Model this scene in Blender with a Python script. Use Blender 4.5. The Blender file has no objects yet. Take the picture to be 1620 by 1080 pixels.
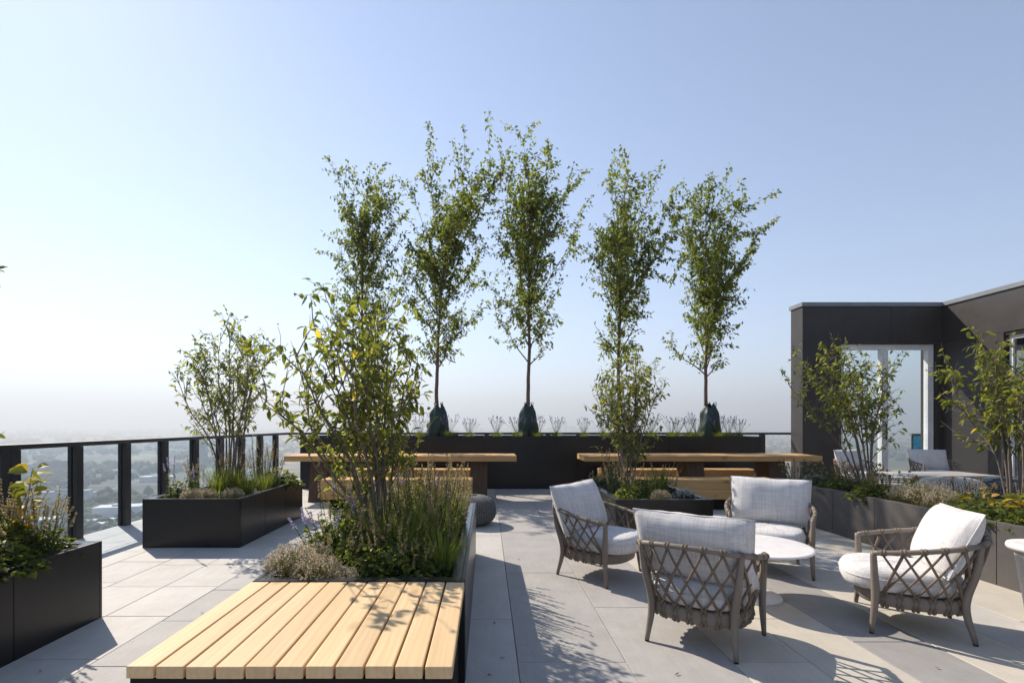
import bpy, bmesh, math, random
import numpy as np
from mathutils import Vector, Matrix, noise

random.seed(7)
RNG = np.random.default_rng(7)
R = math.radians
scene = bpy.context.scene
C = scene.collection

# ------------------------------------------------------------------ camera
CAM_H = 1.27
cam_d = bpy.data.cameras.new('camera')
cam = bpy.data.objects.new('camera', cam_d)
C.objects.link(cam)
cam.location = (0, 0, CAM_H)
cam.rotation_euler = (R(90), 0, 0)
cam_d.sensor_width = 36.0
cam_d.lens = 800.0 / 1620.0 * 36.0
cam_d.shift_x = (810 - 770) / 1620.0
cam_d.shift_y = (670 - 540) / 1620.0
cam_d.clip_start = 0.05
cam_d.clip_end = 60000
scene.camera = cam

# ------------------------------------------------------------------ sky, sun, exposure
SUN_EL = R(40.4)
SUN_AZ = R(-44.5)            # from +Y towards +X
world = bpy.data.worlds.new('World')
scene.world = world
world.use_nodes = True
wn = world.node_tree
bg = wn.nodes['Background']
sky = wn.nodes.new('ShaderNodeTexSky')
sky.sky_type = 'NISHITA'
sky.sun_disc = False
sky.sun_elevation = SUN_EL
sky.sun_rotation = SUN_AZ
sky.altitude = 100
sky.air_density = 0.72
sky.dust_density = 0.1
sky.ozone_density = 1.0
wn.links.new(sky.outputs[0], bg.inputs[0])
bg.inputs[1].default_value = 0.112
sun_d = bpy.data.lights.new('sun', 'SUN')
sun_d.energy = 4.2
sun_d.angle = R(0.55)
sun_d.color = (1.0, 0.90, 0.775)
sun = bpy.data.objects.new('sun', sun_d)
C.objects.link(sun)
to_sun = Vector((math.sin(SUN_AZ) * math.cos(SUN_EL), math.cos(SUN_AZ) * math.cos(SUN_EL), math.sin(SUN_EL)))
sun.location = to_sun * 40
sun.rotation_euler = to_sun.to_track_quat('Z', 'Y').to_euler()
scene.view_settings.view_transform = 'Standard'
scene.view_settings.look = 'None'
scene.view_settings.gamma = 1.0
scene.view_settings.use_curve_mapping = False
scene.view_settings.exposure = 0.97
scene.render.engine = 'CYCLES'
scene.cycles.max_bounces = 8
scene.cycles.transparent_max_bounces = 24
scene.cycles.volume_bounces = 0

# ------------------------------------------------------------------ material helpers
MATS = {}
def newmat(name):
    m = bpy.data.materials.new(name)
    m.use_nodes = True
    nt = m.node_tree
    p = nt.nodes['Principled BSDF']
    MATS[name] = m
    return m, nt, p

def node(nt, kind, **kw):
    n = nt.nodes.new(kind)
    for k, v in kw.items():
        if k in n.inputs:
            n.inputs[k].default_value = v
        else:
            setattr(n, k, v)
    return n

def coords(nt, scale=(1, 1, 1), rand=True, src='Object'):
    tc = nt.nodes.new('ShaderNodeTexCoord')
    mp = nt.nodes.new('ShaderNodeMapping')
    mp.inputs['Scale'].default_value = scale
    nt.links.new(tc.outputs[src], mp.inputs['Vector'])
    if rand:
        oi = nt.nodes.new('ShaderNodeObjectInfo')
        mu = node(nt, 'ShaderNodeMath', operation='MULTIPLY')
        mu.inputs[1].default_value = 57.0
        nt.links.new(oi.outputs['Random'], mu.inputs[0])
        cb = nt.nodes.new('ShaderNodeCombineXYZ')
        for i in range(3):
            nt.links.new(mu.outputs[0], cb.inputs[i])
        nt.links.new(cb.outputs[0], mp.inputs['Location'])
    return mp.outputs[0]

def ramp(nt, fac, stops):
    r = nt.nodes.new('ShaderNodeValToRGB')
    e = r.color_ramp.elements
    while len(e) < len(stops):
        e.new(0.5)
    for el, (p, c) in zip(e, stops):
        el.position = p
        el.color = (*c, 1)
    nt.links.new(fac, r.inputs[0])
    return r.outputs[0]

def noise_tex(nt, vec, scale, detail=4, rough=0.55, dist=0.0):
    n = nt.nodes.new('ShaderNodeTexNoise')
    n.inputs['Scale'].default_value = scale
    n.inputs['Detail'].default_value = detail
    n.inputs['Roughness'].default_value = rough
    n.inputs['Distortion'].default_value = dist
    nt.links.new(vec, n.inputs['Vector'])
    return n.outputs['Fac']

def mixc(nt, fac, a, b, mode='MIX'):
    m = nt.nodes.new('ShaderNodeMix')
    m.data_type = 'RGBA'
    m.blend_type = mode
    for v, s in ((fac, 0), (a, 6), (b, 7)):
        if hasattr(v, 'links') or isinstance(v, bpy.types.NodeSocket):
            nt.links.new(v, m.inputs[s])
        elif s == 0:
            m.inputs[0].default_value = v
        else:
            m.inputs[s].default_value = (*v, 1)
    return m.outputs[2]

def bump(nt, p, height, strength=0.3, dist=0.01):
    b = nt.nodes.new('ShaderNodeBump')
    b.inputs['Strength'].default_value = strength
    b.inputs['Distance'].default_value = dist
    nt.links.new(height, b.inputs['Height'])
    nt.links.new(b.outputs[0], p.inputs['Normal'])

def objrand_tone(nt, col, amount):
    oi = nt.nodes.new('ShaderNodeObjectInfo')
    mr = nt.nodes.new('ShaderNodeMapRange')
    mr.inputs['To Min'].default_value = 1 - amount
    mr.inputs['To Max'].default_value = 1 + amount
    nt.links.new(oi.outputs['Random'], mr.inputs['Value'])
    vm = node(nt, 'ShaderNodeVectorMath', operation='SCALE')
    nt.links.new(col, vm.inputs[0])
    nt.links.new(mr.outputs[0], vm.inputs['Scale'])
    return vm.outputs[0]

def mat_stone(name, a, b):
    m, nt, p = newmat(name)
    v = coords(nt, (1, 1, 1))
    v2 = coords(nt, (14, 1.6, 1))
    f1 = noise_tex(nt, v, 5, 6, 0.65)
    f2 = noise_tex(nt, v2, 3, 5, 0.7)
    f3 = noise_tex(nt, v, 190, 2, 0.6)
    c = ramp(nt, f1, [(0.3, a), (0.72, b)])
    c = mixc(nt, 0.05, c, ramp(nt, f2, [(0.35, (0.1, 0.1, 0.1)), (0.65, (0.9, 0.9, 0.9))]), 'OVERLAY')
    c = mixc(nt, 0.10, c, ramp(nt, f3, [(0.3, (0.1, 0.1, 0.1)), (0.7, (0.9, 0.9, 0.9))]), 'OVERLAY')
    # small dirt specks and rare stains
    f4 = noise_tex(nt, coords(nt, (1, 1, 1), True), 34, 2, 0.5)
    c = mixc(nt, ramp(nt, f4, [(0.76, (0, 0, 0)), (0.80, (0.6, 0.6, 0.6))]), c, (0.10, 0.09, 0.08))
    f5 = noise_tex(nt, coords(nt, (1, 1, 1), False, 'Object'), 1.3, 3, 0.6)
    c = mixc(nt, ramp(nt, f5, [(0.5, (0, 0, 0)), (0.8, (0.25, 0.25, 0.25))]), c, (a[0] * .7, a[1] * .68, a[2] * .64))
    c = objrand_tone(nt, c, 0.05)
    nt.links.new(c, p.inputs['Base Color'])
    p.inputs['Roughness'].default_value = 0.72
    p.inputs['Specular IOR Level'].default_value = 0.35
    bump(nt, p, f3, 0.12, 0.002)
    return m
mat_stone('paver_light', (0.43, 0.41, 0.38), (0.505, 0.48, 0.445))
mat_stone('paver_grey', (0.335, 0.318, 0.302), (0.40, 0.382, 0.362))
mat_stone('paver_beige', (0.455, 0.41, 0.34), (0.53, 0.485, 0.41))
mat_stone('paver_dark', (0.265, 0.252, 0.238), (0.325, 0.31, 0.295))

def mat_metal(name, col, rough=0.38, spec=0.5, streak=0.0):
    m, nt, p = newmat(name)
    v = coords(nt, (1, 1, 1))
    f = noise_tex(nt, v, 3.2, 5, 0.65)
    c = ramp(nt, f, [(0.3, tuple(x * 0.86 for x in col)), (0.7, tuple(x * 1.14 for x in col))])
    fs = noise_tex(nt, coords(nt, (5, 5, 0.8)), 4, 4, 0.7)
    c = mixc(nt, ramp(nt, fs, [(0.62, (0, 0, 0)), (0.8, (streak, streak, streak))]), c, (0.28, 0.26, 0.24))
    nt.links.new(c, p.inputs['Base Color'])
    fr = noise_tex(nt, v, 9, 4, 0.6)
    mr = nt.nodes.new('ShaderNodeMapRange')
    mr.inputs['To Min'].default_value = rough * 0.8
    mr.inputs['To Max'].default_value = rough * 1.25
    nt.links.new(fr, mr.inputs['Value'])
    nt.links.new(mr.outputs[0], p.inputs['Roughness'])
    p.inputs['Specular IOR Level'].default_value = spec
    bump(nt, p, f, 0.05, 0.01)
    return m
mat_metal('planter_metal', (0.011, 0.010, 0.0105), 0.30, 0.42, 0.06)
mat_metal('rim_metal', (0.03, 0.03, 0.032), 0.2, 0.9)
mat_metal('planter_grey', (0.085, 0.078, 0.073), 0.5, 0.4, 0.10)
mat_metal('rail_metal', (0.016, 0.016, 0.018), 0.4, 0.5)
mat_metal('wall_panel', (0.046, 0.040, 0.038), 0.45, 0.35, 0.03)
mat_metal('coping_metal', (0.20, 0.21, 0.225), 0.4, 0.5)
mat_metal('frame_white', (0.66, 0.66, 0.66), 0.45, 0.4)
mat_metal('chair_frame', (0.20, 0.165, 0.135), 0.5, 0.35)
mat_metal('plinth_black', (0.012, 0.012, 0.012), 0.7, 0.2)
mat_metal('white_top', (0.68, 0.655, 0.63), 0.5, 0.35)
mat_metal('grey_top', (0.42, 0.40, 0.38), 0.4, 0.4)

def mat_wood(name, a, b, dark, axis=1, knots=True):
    m, nt, p = newmat(name)
    sc = [9, 9, 9]
    sc[axis] = 0.55
    v = coords(nt, tuple(sc))
    f = noise_tex(nt, v, 3.0, 6, 0.62, 0.6)
    w = nt.nodes.new('ShaderNodeTexWave')
    w.bands_direction = 'X' if axis != 0 else 'Y'
    w.inputs['Scale'].default_value = 1.4
    w.inputs['Distortion'].default_value = 9
    w.inputs['Detail'].default_value = 3
    nt.links.new(v, w.inputs['Vector'])
    c = ramp(nt, f, [(0.28, a), (0.72, b)])
    c = mixc(nt, ramp(nt, w.outputs['Fac'], [(0.45, (0, 0, 0)), (1.0, (0.16, 0.16, 0.16))]), c, dark)
    if knots:
        sk = [7, 7, 7]
        sk[axis] = 3.2
        vk = coords(nt, tuple(sk))
        vo = nt.nodes.new('ShaderNodeTexVoronoi')
        vo.inputs['Scale'].default_value = 0.8
        nt.links.new(vk, vo.inputs['Vector'])
        c = mixc(nt, ramp(nt, vo.outputs['Distance'], [(0.06, (0.6, 0.6, 0.6)), (0.2, (0, 0, 0))]), c,
                 tuple(x * 0.55 for x in dark))
    c = objrand_tone(nt, c, 0.09)
    nt.links.new(c, p.inputs['Base Color'])
    p.inputs['Roughness'].default_value = 0.62
    p.inputs['Specular IOR Level'].default_value = 0.25
    bump(nt, p, f, 0.16, 0.003)
    return m
mat_wood('deck_wood', (0.585, 0.405, 0.215), (0.685, 0.50, 0.285), (0.46, 0.27, 0.12), 1)
mat_wood('table_wood', (0.53, 0.31, 0.12), (0.66, 0.415, 0.185), (0.36, 0.18, 0.06), 0)
mat_wood('leg_wood', (0.075, 0.045, 0.027), (0.12, 0.075, 0.045), (0.05, 0.03, 0.018), 2, False)

def mat_fabric():
    m, nt, p = newmat('cushion_fabric')
    v = coords(nt, (1, 1, 1), True)
    cols = []
    def lines(sc, scale):
        vv = coords(nt, sc, True)
        return noise_tex(nt, vv, scale, 2, 0.6)
    a = lines((1, 0.02, 0.02), 210)
    b = lines((0.02, 0.6, 1), 210)
    a2 = lines((1, 0.08, 0.08), 55)
    b2 = lines((0.05, 0.5, 1), 55)
    base = ramp(nt, noise_tex(nt, v, 6, 4), [(0.3, (0.53, 0.512, 0.50)), (0.7, (0.60, 0.585, 0.57))])
    for f, am in ((a, 0.22), (b, 0.22), (a2, 0.10), (b2, 0.10)):
        base = mixc(nt, am, base, ramp(nt, f, [(0.36, (0.22, 0.22, 0.24)), (0.60, (0.74, 0.73, 0.72))]), 'OVERLAY')
    nt.links.new(base, p.inputs['Base Color'])
    p.inputs['Roughness'].default_value = 0.9
    p.inputs['Specular IOR Level'].default_value = 0.1
    p.inputs['Sheen Weight'].default_value = 0.15
    ad = node(nt, 'ShaderNodeMath', operation='ADD')
    nt.links.new(a, ad.inputs[0]); nt.links.new(b, ad.inputs[1])
    bump(nt, p, ad.outputs[0], 0.25, 0.003)
mat_fabric()

def mat_rope(name, a, b):
    m, nt, p = newmat(name)
    v = coords(nt, (1, 1, 1))
    f = noise_tex(nt, v, 140, 3, 0.6)
    f2 = noise_tex(nt, v, 11, 3, 0.6)
    c = ramp(nt, f2, [(0.3, a), (0.7, b)])
    c = mixc(nt, 0.4, c, ramp(nt, f, [(0.3, (0.2, 0.2, 0.2)), (0.7, (0.8, 0.8, 0.8))]), 'OVERLAY')
    nt.links.new(c, p.inputs['Base Color'])
    p.inputs['Roughness'].default_value = 0.85
    p.inputs['Specular IOR Level'].default_value = 0.15
    bump(nt, p, f, 0.4, 0.003)
mat_rope('chair_rope', (0.15, 0.115, 0.085), (0.215, 0.17, 0.13))
mat_rope('pouf_grey', (0.145, 0.14, 0.14), (0.20, 0.195, 0.195))
mat_rope('pouf_light', (0.50, 0.48, 0.46), (0.62, 0.6, 0.57))
mat_rope('pouf_pale', (0.42, 0.39, 0.36), (0.56, 0.53, 0.49))
mat_rope('pouf_blue', (0.03, 0.045, 0.06), (0.09, 0.12, 0.145))
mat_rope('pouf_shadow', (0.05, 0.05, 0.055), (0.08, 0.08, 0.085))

def mat_leaf(name, stops, trans, tw=0.45, rough=0.5):
    m, nt, p = newmat(name)
    at = nt.nodes.new('ShaderNodeAttribute')
    at.attribute_name = 'tint'
    c = ramp(nt, at.outputs['Fac'], stops)
    nt.links.new(c, p.inputs['Base Color'])
    p.inputs['Roughness'].default_value = rough
    p.inputs['Specular IOR Level'].default_value = 0.35
    tr = nt.nodes.new('ShaderNodeBsdfTranslucent')
    tc = mixc(nt, 1.0, c, trans, 'MULTIPLY')
    sc = node(nt, 'ShaderNodeVectorMath', operation='SCALE')
    sc.inputs['Scale'].default_value = 1.0
    nt.links.new(tc, sc.inputs[0])
    nt.links.new(sc.outputs[0], tr.inputs[0])
    mx = nt.nodes.new('ShaderNodeMixShader')
    mx.inputs[0].default_value = tw
    nt.links.new(p.outputs[0], mx.inputs[1])
    nt.links.new(tr.outputs[0], mx.inputs[2])
    nt.links.new(mx.outputs[0], nt.nodes['Material Output'].inputs[0])
    return m
G = lambda *a: a
mat_leaf('leaf_tree', [(0, (0.06, 0.082, 0.02)), (0.5, (0.125, 0.15, 0.038)), (1, (0.25, 0.255, 0.07))], (2.1, 2.2, 0.9), 0.45)
mat_leaf('leaf_shrub', [(0, (0.08, 0.10, 0.024)), (0.55, (0.155, 0.18, 0.045)), (0.95, (0.26, 0.265, 0.07)), (1, (0.42, 0.32, 0.06))], (2.2, 2.15, 0.9), 0.5)
mat_leaf('leaf_yellow', [(0, (0.14, 0.18, 0.03)), (0.5, (0.30, 0.29, 0.04)), (0.85, (0.48, 0.36, 0.04)), (1, (0.5, 0.22, 0.03))], (1.5, 1.4, 0.7), 0.45)
mat_leaf('leaf_herb', [(0, (0.045, 0.062, 0.018)), (0.6, (0.085, 0.11, 0.03)), (1, (0.19, 0.205, 0.06))], (2.1, 2.1, 0.85), 0.45)
mat_leaf('leaf_dull', [(0, (0.045, 0.065, 0.03)), (1, (0.11, 0.125, 0.06))], (1.8, 1.8, 1.0), 0.35)
mat_leaf('leaf_grass', [(0, (0.07, 0.095, 0.02)), (1, (0.20, 0.23, 0.055))], (1.9, 1.9, 0.8), 0.42)
mat_leaf('thyme_stem', [(0, (0.20, 0.19, 0.065)), (1, (0.40, 0.36, 0.13))], (1.4, 1.4, 0.9), 0.3)
mat_leaf('flower_pink', [(0, (0.46, 0.39, 0.29)), (1, (0.64, 0.56, 0.45))], (1.3, 1.2, 1.2), 0.35)
mat_leaf('flower_cream', [(0, (0.34, 0.26, 0.14)), (1, (0.52, 0.43, 0.25))], (1.3, 1.25, 1.0), 0.35)
mat_leaf('flower_lilac', [(0, (0.38, 0.33, 0.50)), (1, (0.60, 0.55, 0.70))], (1.3, 1.2, 1.4), 0.35)
mat_leaf('flower_violet', [(0, (0.08, 0.06, 0.18)), (1, (0.19, 0.15, 0.33))], (1.3, 1.2, 1.4), 0.3)
mat_leaf('flower_yellow', [(0, (0.6, 0.4, 0.03)), (1, (0.7, 0.55, 0.05))], (1.2, 1.1, 0.9), 0.3)
mat_leaf('flower_white', [(0, (0.5, 0.5, 0.45)), (1, (0.65, 0.65, 0.6))], (1.1, 1.1, 1.1), 0.3)

def mat_bark(name, a, b):
    m, nt, p = newmat(name)
    v = coords(nt, (12, 12, 2.5))
    f = noise_tex(nt, v, 4, 5, 0.65)
    c = ramp(nt, f, [(0.3, a), (0.7, b)])
    nt.links.new(c, p.inputs['Base Color'])
    p.inputs['Roughness'].default_value = 0.85
    bump(nt, p, f, 0.5, 0.01)
mat_bark('bark_tree', (0.10, 0.065, 0.05), (0.20, 0.14, 0.11))
mat_bark('bark_shrub', (0.12, 0.095, 0.075), (0.22, 0.18, 0.15))

def mat_soil():
    m, nt, p = newmat('soil')
    v = coords(nt, (1, 1, 1), False)
    f = noise_tex(nt, v, 38, 6, 0.75)
    c = ramp(nt, f, [(0.35, (0.012, 0.009, 0.007)), (0.62, (0.055, 0.035, 0.024)), (0.8, (0.12, 0.075, 0.045))])
    nt.links.new(c, p.inputs['Base Color'])
    p.inputs['Roughness'].default_value = 0.95
    bump(nt, p, f, 1.0, 0.03)
mat_soil()

def mat_bag():
    m, nt, p = newmat('bag_plastic')
    v = coords(nt, (3, 3, 1))
    f = noise_tex(nt, v, 5, 5, 0.6)
    c = ramp(nt, f, [(0.3, (0.006, 0.022, 0.016)), (0.7, (0.018, 0.05, 0.036))])
    nt.links.new(c, p.inputs['Base Color'])
    p.inputs['Roughness'].default_value = 0.42
    bump(nt, p, f, 0.5, 0.03)
mat_bag()

def mat_thin_glass(name, tint, refl=1.0, extra=0.03):
    m, nt, p = newmat(name)
    nt.nodes.remove(p)
    t = nt.nodes.new('ShaderNodeBsdfTransparent')
    t.inputs[0].default_value = (*tint, 1)
    g = nt.nodes.new('ShaderNodeBsdfGlossy')
    g.inputs['Roughness'].default_value = 0.01
    lw = nt.nodes.new('ShaderNodeLayerWeight')
    lw.inputs['Blend'].default_value = 0.5
    fr = node(nt, 'ShaderNodeMath', operation='POWER')
    fr.inputs[1].default_value = 5.0
    nt.links.new(lw.outputs['Facing'], fr.inputs[0])
    ad = node(nt, 'ShaderNodeMath', operation='MULTIPLY_ADD')
    ad.inputs[1].default_value = refl
    ad.inputs[2].default_value = extra
    ad.use_clamp = True
    nt.links.new(fr.outputs[0], ad.inputs[0])
    mx = nt.nodes.new('ShaderNodeMixShader')
    nt.links.new(ad.outputs[0], mx.inputs[0])
    nt.links.new(t.outputs[0], mx.inputs[1])
    nt.links.new(g.outputs[0], mx.inputs[2])
    nt.links.new(mx.outputs[0], nt.nodes['Material Output'].inputs[0])
mat_thin_glass('rail_glass', (0.905, 0.955, 1.0), 0.5, 0.03)
mat_thin_glass('blue_glass', (0.30, 0.62, 0.78))
mat_thin_glass('window_glass', (0.93, 0.965, 0.97), 0.9, 0.05)
mat_thin_glass('dark_window_glass', (0.42, 0.46, 0.48), 1.0, 0.3)

def flat(name, col, rough=0.8, var=0.12, scale=4.0):
    m, nt, p = newmat(name)
    v = coords(nt, (1, 1, 1))
    f = noise_tex(nt, v, scale, 4)
    c = ramp(nt, f, [(0.3, tuple(x * (1 - var) for x in col)), (0.7, tuple(x * (1 + var) for x in col))])
    c = objrand_tone(nt, c, 0.12)
    nt.links.new(c, p.inputs['Base Color'])
    p.inputs['Roughness'].default_value = rough
flat('city_white', (0.72, 0.71, 0.69), 0.8, 0.1, 0.05)
flat('city_grey', (0.24, 0.24, 0.25), 0.8, 0.1, 0.05)
flat('city_brown', (0.20, 0.15, 0.12), 0.8, 0.1, 0.05)
flat('city_roof', (0.16, 0.13, 0.12), 0.9, 0.1, 0.05)
flat('city_glass', (0.05, 0.06, 0.075), 0.25, 0.1, 0.05)
flat('city_road', (0.16, 0.155, 0.15), 0.9, 0.1, 0.05)
flat('city_tree', (0.035, 0.052, 0.02), 0.95, 0.35, 0.02)
flat('interior_dark', (0.03, 0.03, 0.032), 0.9)
flat('interior_floor', (0.18, 0.15, 0.12), 0.6)
flat('concrete', (0.25, 0.245, 0.24), 0.85)
flat('mountain_rock', (0.05, 0.06, 0.06), 0.95, 0.2, 0.001)

def mat_ground():
    m, nt, p = newmat('city_ground')
    v = coords(nt, (1, 1, 1), False)
    f = noise_tex(nt, v, 0.0022, 6, 0.6)
    f2 = noise_tex(nt, v, 0.02, 5, 0.65)
    vo = nt.nodes.new('ShaderNodeTexVoronoi')
    vo.inputs['Scale'].default_value = 0.009
    nt.links.new(v, vo.inputs['Vector'])
    a = ramp(nt, f, [(0.36, (0.035, 0.05, 0.02)), (0.5, (0.085, 0.095, 0.04)), (0.56, (0.24, 0.20, 0.12)), (0.66, (0.12, 0.115, 0.07)), (0.75, (0.05, 0.065, 0.03))])
    b = mixc(nt, 0.35, a, vo.outputs['Color'], 'OVERLAY')
    c = mixc(nt, 0.5, b, ramp(nt, f2, [(0.3, (0.1, 0.1, 0.1)), (0.7, (0.9, 0.9, 0.9))]), 'OVERLAY')
    nt.links.new(c, p.inputs['Base Color'])
    p.inputs['Roughness'].default_value = 0.95
mat_ground()
M = MATS

# ------------------------------------------------------------------ mesh helpers
class MB:
    def __init__(s):
        s.v = []; s.f = []; s.t = []; s.n = 0
    def add(s, verts, faces, tint=0.5):
        o = s.n
        s.v.append(np.asarray(verts, dtype=float).reshape(-1, 3))
        k = len(s.v[-1])
        s.f.extend([tuple(i + o for i in f) for f in faces])
        s.t.append(np.broadcast_to(np.asarray(tint, dtype=float), (k,)))
        s.n += k
    def box(s, x0, x1, y0, y1, z0, z1):
        s.add([(x0, y0, z0), (x1, y0, z0), (x1, y1, z0), (x0, y1, z0), (x0, y0, z1), (x1, y0, z1), (x1, y1, z1), (x0, y1, z1)],
              [(0, 3, 2, 1), (4, 5, 6, 7), (0, 1, 5, 4), (1, 2, 6, 5), (2, 3, 7, 6), (3, 0, 4, 7)])
    def tube(s, pts, rad, k=6, cap=True, flat_=1.0, tint=0.5):
        pts = np.asarray(pts, dtype=float)
        n = len(pts)
        rad = np.broadcast_to(np.asarray(rad, dtype=float), (n,))
        T = np.gradient(pts, axis=0)
        T /= np.linalg.norm(T, axis=1)[:, None] + 1e-12
        up = np.array([0, 0, 1.0]) if abs(T[0][2]) < 0.9 else np.array([1.0, 0, 0])
        A = np.cross(T, up); A /= np.linalg.norm(A, axis=1)[:, None] + 1e-12
        for i in range(1, n):                       # keep the frame from flipping
            if np.dot(A[i], A[i - 1]) < 0:
                A[i] = -A[i]
        B = np.cross(T, A)
        an = np.arange(k) * 2 * math.pi / k
        ring = pts[:, None, :] + rad[:, None, None] * (np.cos(an)[None, :, None] * A[:, None, :] + flat_ * np.sin(an)[None, :, None] * B[:, None, :])
        fs = [(i * k + j, i * k + (j + 1) % k, (i + 1) * k + (j + 1) % k, (i + 1) * k + j) for i in range(n - 1) for j in range(k)]
        if cap:
            fs.append(tuple(range(k - 1, -1, -1)))
            fs.append(tuple((n - 1) * k + j for j in range(k)))
        s.add(ring.reshape(-1, 3), fs, tint)
    def lathe(s, prof, k=32, cx=0, cy=0):
        vs = []
        for r, z in prof:
            for j in range(k):
                a = 2 * math.pi * j / k
                vs.append((cx + r * math.cos(a), cy + r * math.sin(a), z))
        n = len(prof)
        fs = [(i * k + j, i * k + (j + 1) % k, (i + 1) * k + (j + 1) % k, (i + 1) * k + j) for i in range(n - 1) for j in range(k)]
        fs.append(tuple(range(k - 1, -1, -1)))
        fs.append(tuple((n - 1) * k + j for j in range(k)))
        s.add(vs, fs)
    def leaves(s, P, D, L, W, big=False, tint=None, fold=0.18, droop=0.0):
        P = np.asarray(P, float); D = np.asarray(D, float)
        n = len(P)
        if n == 0: return
        D = D / (np.linalg.norm(D, axis=1)[:, None] + 1e-9)
        L = np.broadcast_to(np.asarray(L, float), (n,))[:, None]
        W = np.broadcast_to(np.asarray(W, float), (n,))[:, None]
        ref = RNG.normal(size=(n, 3)) * 0.55 + np.array([0, 0, 1.0])
        S = np.cross(D, ref); S /= np.linalg.norm(S, axis=1)[:, None] + 1e-9
        N = np.cross(S, D)
        if tint is None: tint = RNG.random(n)
        z = np.array([0, 0, -1.0])
        if big:
            V = np.stack([P, P + .32 * L * D + .5 * W * S + fold * W * N, P + .32 * L * D - .5 * W * S + fold * W * N,
                          P + .70 * L * D + .40 * W * S + fold * W * N + droop * .45 * L * z, P + .70 * L * D - .40 * W * S + fold * W * N + droop * .45 * L * z,
                          P + L * D + droop * L * z, P + .45 * L * D + droop * .2 * L * z], axis=1)
            base = np.arange(n) * 7
            fs = []
            for b in base.tolist():
                fs += [(b, b + 1, b + 6), (b, b + 6, b + 2), (b + 1, b + 3, b + 5, b + 6), (b + 2, b + 6, b + 5, b + 4)]
            k = 7
        else:
            V = np.stack([P, P + .45 * L * D + .5 * W * S + fold * W * N, P + L * D + droop * L * z, P + .45 * L * D - .5 * W * S + fold * W * N], axis=1)
            base = np.arange(n) * 4
            fs = []
            for b in base.tolist():
                fs += [(b, b + 1, b + 2), (b, b + 2, b + 3)]
            k = 4
        s.add(V.reshape(-1, 3), fs, np.repeat(tint, k))
    def mesh(s, name, mat, smooth=False):
        me = bpy.data.meshes.new(name)
        v = np.concatenate(s.v) if s.v else np.zeros((0, 3))
        me.from_pydata(v.tolist(), [], s.f)
        at = me.attributes.new('tint', 'FLOAT', 'POINT')
        if len(v):
            at.data.foreach_set('value', np.concatenate(s.t).astype(np.float32))
        if smooth:
            me.polygons.foreach_set('use_smooth', [True] * len(me.polygons))
        me.materials.append(mat)
        me.update()
        return me
    def build(s, name, mat, parent=None, smooth=False):
        return link(name, s.mesh(name, M[mat], smooth), parent)

def link(name, data, parent=None, loc=None):
    o = bpy.data.objects.new(name, data)
    C.objects.link(o)
    o.parent = parent
    if loc is not None: o.location = loc
    return o
def tag(o, label=None, cat=None, group=None, kind=None):
    if label: o['label'] = label
    if cat: o['category'] = cat
    if group: o['group'] = group
    if kind: o['kind'] = kind
    return o
def thing(name, label, cat, loc=(0, 0, 0), rz=0.0, group=None):
    o = link(name, None, None, loc)
    o.empty_display_size = 0.1
    o.rotation_euler[2] = rz
    return tag(o, label, cat, group)
def copy_tree(o, parent=None):
    c = o.copy(); C.objects.link(c); c.parent = parent
    for ch in list(o.children): copy_tree(ch, c)
    return c
def bevel_box(name, sx, sy, sz, mat, bev=0.004, seg=1):
    """box with rounded edges, its base centre at the origin"""
    bm = bmesh.new()
    bmesh.ops.create_cube(bm, size=1)
    for v in bm.verts:
        v.co = Vector((v.co.x * sx, v.co.y * sy, (v.co.z + .5) * sz))
    bmesh.ops.bevel(bm, geom=list(bm.edges), offset=bev, segments=seg, affect='EDGES', profile=0.6)
    me = bpy.data.meshes.new(name)
    bm.to_mesh(me); bm.free()
    me.materials.append(M[mat])
    return me
def catmull(pts, per=6):
    P = [Vector(p) for p in pts]
    P = [P[0] * 2 - P[1]] + P + [P[-1] * 2 - P[-2]]
    out = []
    for i in range(1, len(P) - 2):
        for k in range(per):
            t = k / per
            out.append(0.5 * ((2 * P[i]) + (-P[i - 1] + P[i + 1]) * t + (2 * P[i - 1] - 5 * P[i] + 4 * P[i + 1] - P[i + 2]) * t * t + (-P[i - 1] + 3 * P[i] - 3 * P[i + 1] + P[i + 2]) * t ** 3))
    out.append(P[-2])
    return np.array([list(p) for p in out])
def resample(path, n):
    d = np.r_[0, np.cumsum(np.linalg.norm(np.diff(path, axis=0), axis=1))]
    t = np.linspace(0, d[-1], n)
    return np.stack([np.interp(t, d, path[:, i]) for i in range(3)], axis=1)

# ------------------------------------------------------------------ setting: city plain far below
GZ = -90.0
mb = MB()
rings = [0, 150, 400, 800, 1500, 2500, 4000, 6000, 8000, 11000, 14000]
K = 96
vs = [(0, 0, GZ)]
for r in rings[1:]:
    for j in range(K):
        a = 2 * math.pi * j / K
        x, y = r * math.sin(a), r * math.cos(a)
        h = 0
        if r >= 4000:
            h = (r - 3000) / 5000 * 26 * (0.5 + noise.noise(Vector((x * .0004, y * .0004, 3.1))))
        vs.append((x, y, GZ + max(h, -4)))
fs = [(0, 1 + (j + 1) % K, 1 + j) for j in range(K)]
for i in range(len(rings) - 2):
    for j in range(K):
        a, b = 1 + i * K + j, 1 + i * K + (j + 1) % K
        fs.append((a, b, b + K, a + K))
mb.add(vs, fs)
tag(mb.build('ground', 'city_ground'), 'hazy city plain with fields spread out far below', None, None, 'structure')

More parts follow.
